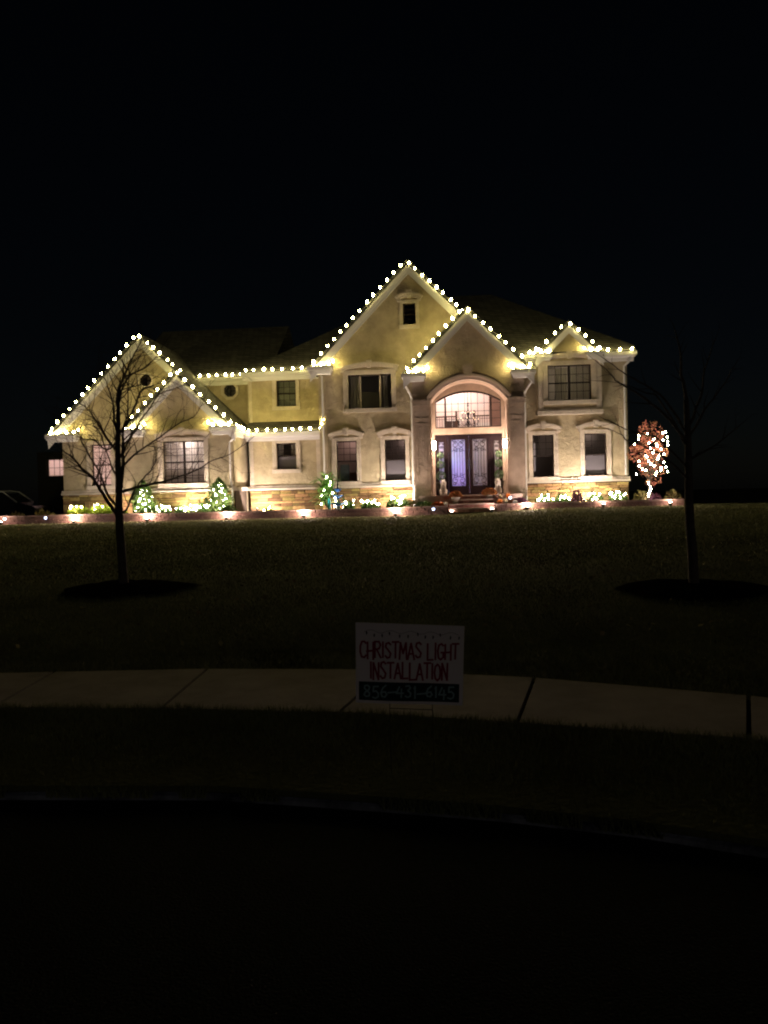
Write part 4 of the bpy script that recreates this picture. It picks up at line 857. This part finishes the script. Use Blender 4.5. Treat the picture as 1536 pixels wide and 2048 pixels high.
def mumpot(u, v, z, r, label, m_='mum', pot=True):
    q = HP(u, v, z); s = empty('potted_mum', q, 0, label, 'potted plant', 'potted mums'); n = 1500; h0 = .28 if pot else 0
    if pot: MB().lathe([(0, 0), (.13, 0), (.17, .24), (.19, .25), (.19, .28), (.15, .27)], n=14).build('pot', M['pot'], s, True)
    d = rng.normal(0, 1, (n, 3)); d[:, 2] = np.abs(d[:, 2]); d /= np.linalg.norm(d, axis=1)[:, None]
    leaves('flowers', d*np.array([r, r, r*.85])*rng.uniform(.8, 1.02, (n, 1))+[0, 0, h0], d, .055, M[m_], s, .9, .5)
    d2 = rng.normal(0, 1, (400, 3)); d2 /= np.linalg.norm(d2, axis=1)[:, None]; leaves('foliage', d2*[r*.8, r*.8, r*.3]+[0, 0, h0+.06], d2, .07, M['leaf'], s)
mumpot(3.15, 2.1, 1.1+.17, .28, 'round bronze mum in a pale pot on the left of the steps'); mumpot(4.55, 1.75, 1.32, .34, 'larger round bronze mum in a pale pot on the right of the steps')
mumpot(2.35, 2.05, 1.12, .3, 'rust red mums left of the steps by the lion', 'mum2', False); mumpot(2.75, 2.3, 1.12, .2, 'small rust red mum at the left step edge', 'mum2', False)
mumpot(1.75, 1.75, 1.12, .32, 'dark mum bush in front of the left pilaster', 'topi', False); mumpot(5.8, 1.75, 1.16, .34, 'dark mum bush in front of the right pilaster', 'purple', False)
mumpot(5.45, 1.95, 1.16, .24, 'rust mum right of the steps among pumpkins', 'mum', False)
tuft(2.0, 2.15, 1.1, .3, .35, 'green low foliage left of the steps', None, 'leaf', 400)
def pumpkin(u, v, z, r, label, m_='pumpkin'):
    s = empty('pumpkin', HP(u, v, z), 0, label, 'pumpkin', 'pumpkins by the steps'); V = []; Fc = []; n = 24; k_ = 8
    for i in range(k_+1):
        a = math.pi*i/k_
        for j in range(n): t = j*math.tau/n; rr = r*math.sin(a)*(1-.1*abs(math.sin(t*4))); V.append((rr*math.cos(t), rr*math.sin(t), r*.78*(1-math.cos(a))-.0+(-.12*r if i == k_ else 0)))
    for i in range(k_):
        for j in range(n): Fc.append((i*n+j, i*n+(j+1) % n, (i+1)*n+(j+1) % n, (i+1)*n+j))
    raw('body', V, Fc, M[m_], s, True); MB().tube([(0, 0, r*1.4), (.01, 0, r*1.6), (.04, 0, r*1.75)], [.018, .013, .016], 6).build('stem', M['stem'], s)
pumpkin(4.95, 2.3, 1.24, .12, 'orange pumpkin on the wall nearest the right side of the steps'); pumpkin(5.3, 1.75, 1.45, .13, 'orange pumpkin raised on the pile right of the steps'); pumpkin(5.12, 2.1, 1.2, .15, 'large tan gourd right of the steps', 'gourd')
pumpkin(5.0, 1.7, 1.42, .14, 'pale round pumpkin on top of the pile right of the steps', 'gourd'); pumpkin(5.55, 2.2, 1.2, .1, 'small white pumpkin at the right of the pile', 'pot'); pumpkin(2.55, 2.1, 1.2, .11, 'orange pumpkin among the mums left of the steps'); pumpkin(2.75, 2.45, 1.22, .09, 'small pale pumpkin on the wall left of the steps', 'pot')
# topiary and lions
for (u, nm) in ((2.55, 'left'), (5.05, 'right')):
    t = empty('topiary', HP(u, .35, 1.62), 0, 'three ball topiary in a dark urn at the '+nm+' side of the door', 'topiary', 'topiaries by the door')
    MB().lathe([(0, 0), (.14, 0), (.1, .1), (.16, .25), (.2, .52), (.22, .54), (.22, .58), (.17, .56)], n=14).build('urn', M['urn'], t, True); MB().tube([(0, 0, .5), (0, 0, 1.95)], .018, 6).build('stem', M['bark'], t)
    for (z_, r_) in ((.86, .2), (1.33, .17), (1.72, .135)):
        n = 900; d = rng.normal(0, 1, (n, 3)); d /= np.linalg.norm(d, axis=1)[:, None]; leaves('leaf_ball', d*r_*rng.uniform(.85, 1.03, (n, 1))+[0, 0, z_], d, .045, M['topi'], t, .5, .4)
    sg = 1 if nm == 'left' else -1
    L = empty('lion_statue', HP(u+.1*sg, .98, 1.62), -TH, 'pale stone seated lion statue at the '+nm+' side of the door', 'statue', 'lion statues by the door')
    MB().box(-.14, .14, -.2, .2, 0, .06).build('plinth', M['statue'], L)
    b = MB(); b.ball((0, .06, .2), (.12, .16, .15), 12, 8); b.ball((0, -.02, .34), (.11, .12, .19), 12, 8); b.ball((0, -.07, .5), (.12, .11, .13), 12, 8); b.ball((0, -.11, .58), (.085, .09, .085), 12, 8); b.ball((0, -.19, .555), (.045, .055, .04), 8, 6)
    for s_ in (-1, 1):
        b.tube([(s_*.065, -.1, .42), (s_*.07, -.14, .25), (s_*.07, -.145, .08)], [.05, .042, .038], 8); b.ball((s_*.07, -.17, .085), (.042, .06, .03), 8, 6); b.ball((s_*.11, .06, .17), (.06, .13, .11), 8, 6); b.ball((s_*.12, -.04, .09), (.04, .09, .035), 8, 6); b.ball((s_*.06, -.08, .655), (.022, .015, .026), 6, 5)
    b.tube([(0, .2, .1), (.08, .24, .1), (.14, .16, .09)], [.025, .02, .03], 6)
    lo_ = b.build('body', M['statue'], L, True); md = lo_.modifiers.new('fuse', 'REMESH'); md.mode = 'VOXEL'; md.voxel_size = .014; md.use_smooth_shade = True
# small red-leaved tree wrapped in lights
q = HP(11.12, 1.3, 1.12); t = empty('lit_tree', q, 0, 'small round red leaved tree wrapped in white lights right of the house', 'tree')
MB().tube([(0, 0, -.05), (.01, 0, .5), (-.01, 0, .95)], [.045, .04, .035], 8).build('trunk', mat('white_wrap', (.6, .52, .46), .7), t)
b = MB(); tips = []
for k in range(16):
    a_ = k*2.39; el = .35+.5*random.random(); p = Vector((0, 0, .9)); pts = [p.copy()]; d = Vector((math.cos(a_)*math.cos(el+.5), math.sin(a_)*math.cos(el+.5), math.sin(el+.5)))
    for i in range(4): p = p+d*.33; d = (d+Vector((random.uniform(-.3, .3), random.uniform(-.3, .3), .12))).normalized(); pts.append(p.copy()); tips.append(p.copy())
    b.tube(pts, [.022, .016, .012, .008, .004], 5)
b.build('branches', M['bark'], t)
n = 3600; d = rng.normal(0, 1, (n, 3)); d /= np.linalg.norm(d, axis=1)[:, None]; P = d*[.86, .86, 1.15]*(1+.18*np.sin(d[:, :1]*4+1)+.12*np.cos(d[:, 2:]*7))*rng.uniform(.25, 1, (n, 1))**.6+[0, 0, 2.05]; cl = np.array([noise.noise(Vector(p)*3.2) for p in P]); ok = cl > .02; P = P[ok]; leaves('crown', P, d[ok]*.4+[0, 0, .3], .085, M['red'], t, .6, .8)
wrap(q, [(.72*math.sin(1.9*k)*math.sqrt(((k*.618) % 1)), -.25-.5*abs(math.cos(1.9*k)), 1.12+1.75*((k*.37) % 1)) for k in range(42)]+[(.05*math.cos(k), .05*math.sin(k), .1+k*.08) for k in range(10)], 'white lights wound through the small red tree')
plamp('trunk_glow', q+Vector((-.18, -.35, .1)), 1.5, (1, .85, .85), .03)

# ------------------------------------------------------------------ bare trees
def twig(b, p, d, L, r, lvl, bud):
    n = max(3, int(L/.09)); pts = [p.copy()]; rs = [r]; q_ = p.copy(); dd = d.normalized()
    bend = Vector((random.uniform(-1, 1), random.uniform(-1, 1)*.8, random.uniform(-.6, .9)))*.10
    for i in range(n):
        dd = (dd+bend*.8+Vector((random.gauss(0, .11), random.gauss(0, .11), random.gauss(0, .1)+.015))).normalized(); q_ = q_+dd*L/n; pts.append(q_.copy()); rs.append(r*(1-.75*(i+1)/n))
        if lvl > 0 and i >= 1 and random.random() < (.62 if lvl > 1 else .5):
            side = dd.cross(Vector((random.uniform(-1, 1), random.uniform(-1, 1), random.uniform(-1, 1)))); side.normalize()
            twig(b, q_.copy(), dd*.75+side*.75, L*random.uniform(.35, .62), max(.0024, rs[-1]*.55), lvl-1, bud)
    b.tube(pts, rs, 4 if r < .012 else 6)
    
def limb(tree, pts, r0, r1, kids=12, lvl=2, tl=.55, name='branch'):
    P = [Vector(p) for p in pts]; Q = []; n = 4
    for i in range(len(P)-1):
        for k in range(n):
            t = k/n; a = P[max(0, i-1)]; c = P[min(len(P)-1, i+2)]
            q_ = .5*((2*P[i])+(P[i+1]-a)*t+(2*a-5*P[i]+4*P[i+1]-c)*t*t+(-a+3*P[i]-3*P[i+1]+c)*t**3); Q.append(q_+Vector((random.gauss(0, .006), random.gauss(0, .006), 0)))
    Q.append(P[-1]); N = len(Q); rs = [r0+(r1-r0)*(i/(N-1))**.8 for i in range(N)]; b = MB(); b.tube(Q, rs, 8 if r0 > .03 else 6)
    for k in range(kids):
        f_ = .22+.78*(k+random.random())/kids; i = min(N-2, int(f_*(N-1))); d = (Q[i+1]-Q[i]).normalized(); side = d.cross(Vector((random.uniform(-1, 1), random.uniform(-1, 1)*1.2, random.uniform(-1, 1)))); side.normalize()
        twig(b, Q[i], d*.7+side*.8+Vector((0, 0, .15)), tl*random.uniform(.6, 1.25)*(1.15-.5*f_), max(.004, rs[i]*.55), lvl, 0)
    twig(b, Q[-1], Q[-1]-Q[-2], tl*.7, r1, 1, 0)
    return b.build(name, M['bark'], tree)
T1 = Vector((-4.2, 12.4, .27)); tree = empty('bare_tree', (0, 0, 0), 0, 'bare young tree on the lawn in front of the left gable', 'tree')
def T(lst, dy=0): 
    out = []
    for k, (x, y) in enumerate(lst): out.append(PX(x, y, 12.4+dy*k/(len(lst)-1)))
    return out
trunk = T([(248, 1186), (246.5, 1150), (243, 1100), (239, 1050), (238, 1020), (237.5, 985), (236.5, 940), (235, 900), (236, 861), (237, 822)], 0)
b = MB(); b.tube([trunk[0]+Vector((0, 0, -.05))]+trunk, [.11, .086, .072, .067, .065, .062, .054, .047, .042, .037, .03], 12); b.build('trunk', M['bark'], tree, True)
for (lst, dy, r0, r1, kids) in (
  ([(237, 822), (235, 796), (244, 760), (256, 735), (266, 713), (281, 684)], .2, .04, .008, 12),
  ([(237, 822), (238, 800), (245, 780), (258, 752), (292, 734), (318, 706)], -.5, .035, .006, 11),
  ([(236, 1033), (206, 989), (185, 955), (164, 937), (146, 916), (128, 903)], .5, .045, .01, 13),
  ([(236, 1015), (214, 986), (200, 947), (174, 905), (163, 880), (158, 862)], -.6, .032, .007, 11),
  ([(240, 1032), (255, 1015), (266, 986), (286, 958), (310, 929), (312, 905)], .5, .028, .007, 10),
  ([(240, 985), (276, 974), (320, 965), (354, 955), (396, 939), (424, 921), (460, 909), (500, 880)], -.4, .03, .005, 9),
  ([(236, 905), (206, 866), (190, 838), (175, 817), (159, 807)], .5, .036, .008, 11),
  ([(236, 870), (228, 840), (226, 810), (214, 770), (204, 745)], -.5, .03, .006, 9),
  ([(238, 868), (258, 838), (276, 796), (286, 778), (310, 770), (336, 757), (346, 738)], .6, .03, .005, 10),
  ([(240, 940), (262, 915), (285, 897), (320, 874), (360, 846), (388, 833), (404, 808)], -.7, .028, .005, 12),
  ([(240, 915), (258, 880), (290, 830), (318, 790), (346, 778), (372, 768)], .8, .026, .005, 11),
  ([(242, 975), (246, 930), (246, 890), (247, 860), (254, 832), (256, 800)], -.25, .045, .012, 10),
  ([(236, 880), (214, 900), (188, 880), (165, 878), (140, 862)], -.8, .022, .005, 9),
  ([(238, 960), (222, 930), (206, 880), (196, 860), (180, 850)], .9, .024, .005, 9)):
    limb(tree, T(lst, dy), r0*.76, r1*.9, int(kids*1.5), 2, .62)
tr2 = empty('bare_tree', (0, 0, 0), 0, 'dark bare tree on the lawn at the right, mostly lost in the night', 'tree')
def T_(lst, dy=0): return [PX(x, y, 10.75+dy*k/(len(lst)-1)) for k, (x, y) in enumerate(lst)]
tk = T_([(1389, 1186), (1385, 1110), (1380, 1050), (1378, 1000), (1377, 930), (1376, 870), (1372, 800)]); b = MB(); b.tube([tk[0]+Vector((0, 0, -.05))]+tk, [.1, .075, .066, .062, .058, .05, .042, .034], 12); b.build('trunk', M['bark'], tr2, True)
for (lst, dy, r0, r1, kids) in (
  ([(1376, 885), (1330, 830), (1280, 790), (1251, 773), (1231, 761), (1219, 744), (1186, 718)], -.3, .03, .004, 7),
  ([(1376, 870), (1330, 800), (1290, 770), (1251, 748), (1225, 730), (1200, 712)], .3, .025, .004, 6),
  ([(1377, 960), (1330, 915), (1280, 890), (1252, 880), (1240, 868), (1212, 857)], -.4, .025, .004, 6),
  ([(1377, 940), (1320, 880), (1275, 866), (1250, 858), (1226, 845), (1208, 838)], .4, .022, .004, 5),
  ([(1377, 900), (1320, 800), (1290, 785), (1240, 766), (1184, 761)], .5, .02, .003, 4),
  ([(1376, 880), (1410, 820), (1440, 780), (1470, 730)], .4, .03, .005, 10), ([(1376, 860), (1400, 800), (1410, 740), (1430, 680)], -.4, .03, .005, 10), ([(1372, 800), (1365, 750), (1360, 700), (1350, 660)], 0, .035, .006, 10), ([(1377, 920), (1430, 890), (1480, 850)], -.3, .025, .005, 9)):
    limb(tr2, T_(lst, dy), r0*.8, r1, max(3, int(kids*.7)), 1, .3)
for (c_, r_, lab) in ((T1, .92, 'left'), (Vector((4.3, 10.75, .25)), .9, 'right')):
    V = [(c_.x, c_.y, lawn_z(c_.x, c_.y)+.12)]; Fc = []; n = 40
    for k, (rr, hh) in enumerate(((.35, .1), (.7, .07), (1, .005))):
        for j in range(n):
            a_ = j*math.tau/n; R2 = r_*rr*(1+.07*math.sin(3*a_+1)+.05*math.sin(7*a_)); x, y = c_.x+R2*1.15*math.cos(a_), c_.y+R2*math.sin(a_); V.append((x, y, lawn_z(x, y)+hh+.015*random.random()))
    Fc += [(0, 1+j, 1+(j+1) % n) for j in range(n)]
    for k in range(2): Fc += [(1+k*n+j, 1+(k+1)*n+j, 1+(k+1)*n+(j+1) % n, 1+k*n+(j+1) % n) for j in range(n)]
    tag(raw('mulch_ring', V, Fc, M['mulch'], smooth=True), 'ring of dark mulch round the '+('left' if lab == 'left' else 'right')+' bare tree', 'mulch', kind='stuff')

# ------------------------------------------------------------------ yard sign
TL, TR, BR, BL = Vector((-.1745, 4.285, .993)), Vector((.4336, 4.285, .958)), Vector((.411, 4.275, .517)), Vector((-.183, 4.276, .546))
sg = empty('yard_sign', (.12, 4.28, .12), 0, 'white hand lettered yard sign on wire legs in the grass strip', 'sign')
def S(x, y, off=0):   # x right 0..1, y down 0..1 on the slightly bowed board
    p = TL.lerp(TR, x).lerp(BL.lerp(BR, x), y); bow = .012*math.sin(x*5.2+.6)*(.3+.7*y)+.006*math.sin(y*4)
    return p+Vector((0, -off+bow, -.004*math.sin(x*6.3)*y))-sg.location
def sheet(x0, x1, y0, y1, off, nx=24, ny=6):
    V = [S(x0+(x1-x0)*i/nx, y0+(y1-y0)*j/ny, off) for j in range(ny+1) for i in range(nx+1)]; return V, [(j*(nx+1)+i, j*(nx+1)+i+1, (j+1)*(nx+1)+i+1, (j+1)*(nx+1)+i) for j in range(ny) for i in range(nx)]
V, Fc = sheet(0, 1, 0, 1, 0); V2, F2 = sheet(0, 1, 0, 1, -.004); k = len(V)
edge = [i for i in range(25)]+[j*25+24 for j in range(1, 7)]+[6*25+i for i in range(23, -1, -1)]+[j*25 for j in range(5, 0, -1)]
raw('board', V+V2, Fc+[tuple(i+k for i in f_[::-1]) for f_ in F2]+[(a, c, c+k, a+k) for a, c in zip(edge, edge[1:]+edge[:1])], M['signw'], sg)
V, Fc = sheet(.028, .965, .735, .965, .0008); raw('number_band', V, Fc, M['signg'], sg)
G = {'C': [[(.95, .12), (.7, 0), (.3, .02), (.05, .3), (.03, .65), (.25, .97), (.7, 1), (.98, .85)]], 'H': [[(.05, 0), (.05, 1)], [(.95, 0), (.95, 1.03)], [(-.1, .55), (1.0, .5)]],
 'R': [[(.05, 0), (.05, 1)], [(.05, .03), (.7, .02), (.95, .22), (.7, .45), (.08, .5)], [(.35, .5), (1, 1)]], 'I': [[(.5, 0), (.5, 1)]], 'S': [[(.9, .12), (.6, 0), (.2, .06), (.1, .28), (.5, .48), (.9, .7), (.75, .95), (.35, 1), (.05, .86)]],
 'T': [[(0, .02), (1.05, 0)], [(.52, 0), (.5, 1)]], 'M': [[(.0, 1), (.12, 0), (.5, .65), (.88, 0), (1, 1)]], 'A': [[(0, 1), (.5, 0), (1, 1)], [(.18, .66), (.82, .64)]], 'L': [[(.08, 0), (.08, 1), (.95, .98)]],
 'G': [[(.92, .12), (.6, 0), (.2, .1), (.03, .45), (.15, .88), (.5, 1), (.9, .85), (.92, .55), (.55, .55)]], 'N': [[(.06, 1), (.08, 0), (.9, 1), (.92, 0)]], 'O': [[(.5, 0), (.15, .15), (.03, .5), (.15, .86), (.5, 1), (.85, .86), (.97, .5), (.85, .15), (.5, 0)]],
 '8': [[(.5, .48), (.15, .3), (.2, .05), (.6, 0), (.85, .15), (.75, .38), (.25, .62), (.1, .85), (.4, 1), (.8, .92), (.85, .68), (.5, .48)]], '5': [[(.9, .02), (.25, .04), (.2, .45), (.6, .4), (.92, .6), (.85, .88), (.5, 1), (.1, .92)]],
 '6': [[(.8, 0), (.35, .25), (.1, .65), (.25, .95), (.65, 1), (.9, .78), (.7, .55), (.3, .6), (.12, .75)]], '4': [[(.45, 0), (.02, .62), (1.0, .6)], [(.72, .2), (.7, 1.02)]], '3': [[(.15, .05), (.6, 0), (.8, .2), (.45, .43), (.85, .65), (.75, .93), (.4, 1), (.08, .9)]], '1': [[(.3, .18), (.55, 0), (.55, 1)]], '-': [[(-.1, .62), (1.1, .55)]]}
def letter(Vs, Fs, ch, x, y, w_, h_, t, off):
    for st_ in G[ch]:
        pts = [(x+a*w_, y+c*h_) for a, c in st_]; 
        for (a, c) in zip(pts[:-1], pts[1:]):
            dx, dy = (c[0]-a[0])*.608, (c[1]-a[1])*.445; l = math.hypot(dx, dy) or 1; nx_, ny_ = -dy/l*t/.608, dx/l*t/.445; ex, ey = dx/l*t*.6/.608, dy/l*t*.6/.445; off += .00004
            k = len(Vs); Vs += [S(a[0]+nx_-ex, a[1]+ny_-ey, off), S(a[0]-nx_-ex, a[1]-ny_-ey, off), S(c[0]-nx_+ex, c[1]-ny_+ey, off), S(c[0]+nx_+ex, c[1]+ny_+ey, off)]; Fs.append((k, k+1, k+2, k+3))
def line(text, x0, x1, y0, y1, t, m_, wid=None, dips=None):
    W = {'I': .35, '1': .5, ' ': .55, '-': .9, 'M': 1.15, 'A': 1.05}; tot = sum(W.get(c, 1)+.16 for c in text)-.16; x = x0; Vs = []; Fs = []
    for i, c in enumerate(text):
        w_ = (x1-x0)*W.get(c, 1)/tot
        if c != ' ': letter(Vs, Fs, c, x, y0+.008*math.sin(i*2.1), w_, y1-y0+.01*math.sin(i*1.3), t, .0012)
        x += w_+(x1-x0)*.16/tot
    raw('lettering', Vs, Fs, m_, sg)
line('CHRISTMAS LIGHT', .04, .95, .235, .435, .0054, M['signr']); line('INSTALLATION', .13, .855, .49, .69, .0055, M['signr']); line('856-431-6145', .07, .92, .78, .92, .0046, M['signt'])
Vs = []; Fs = []; Vc = []; Fcx = []
for i, X_ in enumerate((290, 375, 460, 540, 655, 745, 850, 935, 1020, 1095, 1210, 1305)):
    x = (X_-170)/1190; y = .115+(.03 if i % 3 else 0); tl = .5*math.sin(i*1.9); k = len(Vs)
    pts = [(.0, -.4), (.35, 0), (.3, .5), (0, 1), (-.3, .5), (-.35, 0)]
    for a, c in pts: Vs.append(S(x+(a*math.cos(tl)-c*math.sin(tl)*.5)*.022, y+(c*math.cos(tl)+a*math.sin(tl))*.04, .0014))
    Fs.append(tuple(range(k, k+6)))
raw('printed_bulbs', Vs, Fs, mat('print_dark', (.03, .03, .04), .8), sg)
for i in range(30):
    x0, x1 = .08+.87*i/30, .08+.87*(i+1)/30; y = lambda x: .105+.018*math.sin(x*34); k = len(Vc); Vc += [S(x0, y(x0)-.004, .0011), S(x0, y(x0)+.004, .0011), S(x1, y(x1)+.004, .0011), S(x1, y(x1)-.004, .0011)]; Fcx.append((k, k+1, k+2, k+3))
raw('printed_cord', Vc, Fcx, mat('print_grey', (.3, .28, .3), .8), sg)
L_ = sg.location; b = MB(); P1, P2_ = Vector((.005, 4.31, 0)), Vector((.245, 4.31, 0)); g_ = lambda p, z: (p.x-L_.x, p.y-L_.y, z-L_.z)
b.tube([g_(P1, .08), g_(P1, .9)], .0022, 5); b.tube([g_(P2_, .08), g_(P2_, .9)], .0022, 5); b.tube([g_(P1, .50), g_(P2_, .485)], .0022, 5); b.tube([g_(Vector((.12, 4.31, 0)), .08), g_(Vector((.12, 4.31, 0)), .49)], .0018, 5); b.build('wire_stake', M['wire'], sg)

# ------------------------------------------------------------------ parked car at the far left
car = empty('parked_car', HP(-18.9, -2, .62), -TH, 'black parked SUV at the far left beyond the block wall', 'car')
prof = [(-2.3, .45), (-2.32, .95), (-2.15, 1.05), (-1.9, 1.52), (-1.5, 1.66), (0, 1.7), (.55, 1.62), (1.25, 1.12), (2.1, .98), (2.35, .75), (2.35, .4)]
b = MB(); n = len(prof); rows = []
for y, k_ in ((-.92, .0), (-.88, .06), (.88, .06), (.92, .0)):
    rows.append([(x*(1 if abs(y) < .9 else 1), y*(1-.16*max(0, (z-1.0))/.7), z if abs(y) > .9 and z < 1.1 else z-(.05 if abs(y) > .9 else 0)) for x, z in prof])
V = [p for r in rows for p in r]; Fc = [(r*n+i, r*n+i+1, (r+1)*n+i+1, (r+1)*n+i) for r in range(3) for i in range(n-1)]+[tuple(range(n)), tuple(range(4*n-1, 3*n-1, -1)), tuple([0, n-1, 2*n-1, n])]
b.add(V, Fc[:-1]+[(0, n, 2*n, 3*n, 4*n-1, 3*n-1, 2*n-1, n-1)]); b.build('body', M['carp'], car)
for s_ in (-1, 1):
    MB().add([(-1.75, s_*.87, 1.12), (.95, s_*.87, 1.12), (.45, s_*.79, 1.55), (-1.55, s_*.79, 1.58)], [(0, 1, 2, 3)]).build('side_window', M['carg'], car)
    MB().tube([(-1.8, s_*.7, 1.7), (0, s_*.7, 1.75), (.5, s_*.7, 1.68), (1.2, s_*.74, 1.18)], .022, 5).build('roof_rail', M['gutter'], car)
    MB().box(2.2, 2.37, s_*.72-.12, s_*.72+.12, .72, .85).build('headlight', M['chrome'], car); MB().box(-2.34, -2.2, s_*.74-.1, s_*.74+.1, .9, 1.15).build('tail_light', M['tail'], car)
    for x in (-1.45, 1.45):
        wh = MB().tube([(x, s_*.78, .34), (x, s_*.96, .34)], .35, 20).build('wheel', M['tyre'], car); MB().tube([(x, s_*.95, .34), (x, s_*.975, .34)], .2, 12).build('rim', M['chrome'], wh)
MB().add([(1.2, -.72, 1.16), (1.2, .72, 1.16), (.6, .66, 1.6), (.6, -.66, 1.6)], [(0, 1, 2, 3)]).build('windshield', M['carg'], car)
V = [HP(u, v, .56) for u, v in ((-40, 1.9), (-16.4, 1.9), (-15.2, -12), (-40, -12))]
tag(raw('driveway', V, [(0, 1, 2, 3)], M['asphalt']), 'dark driveway at the left of the house', kind='structure')
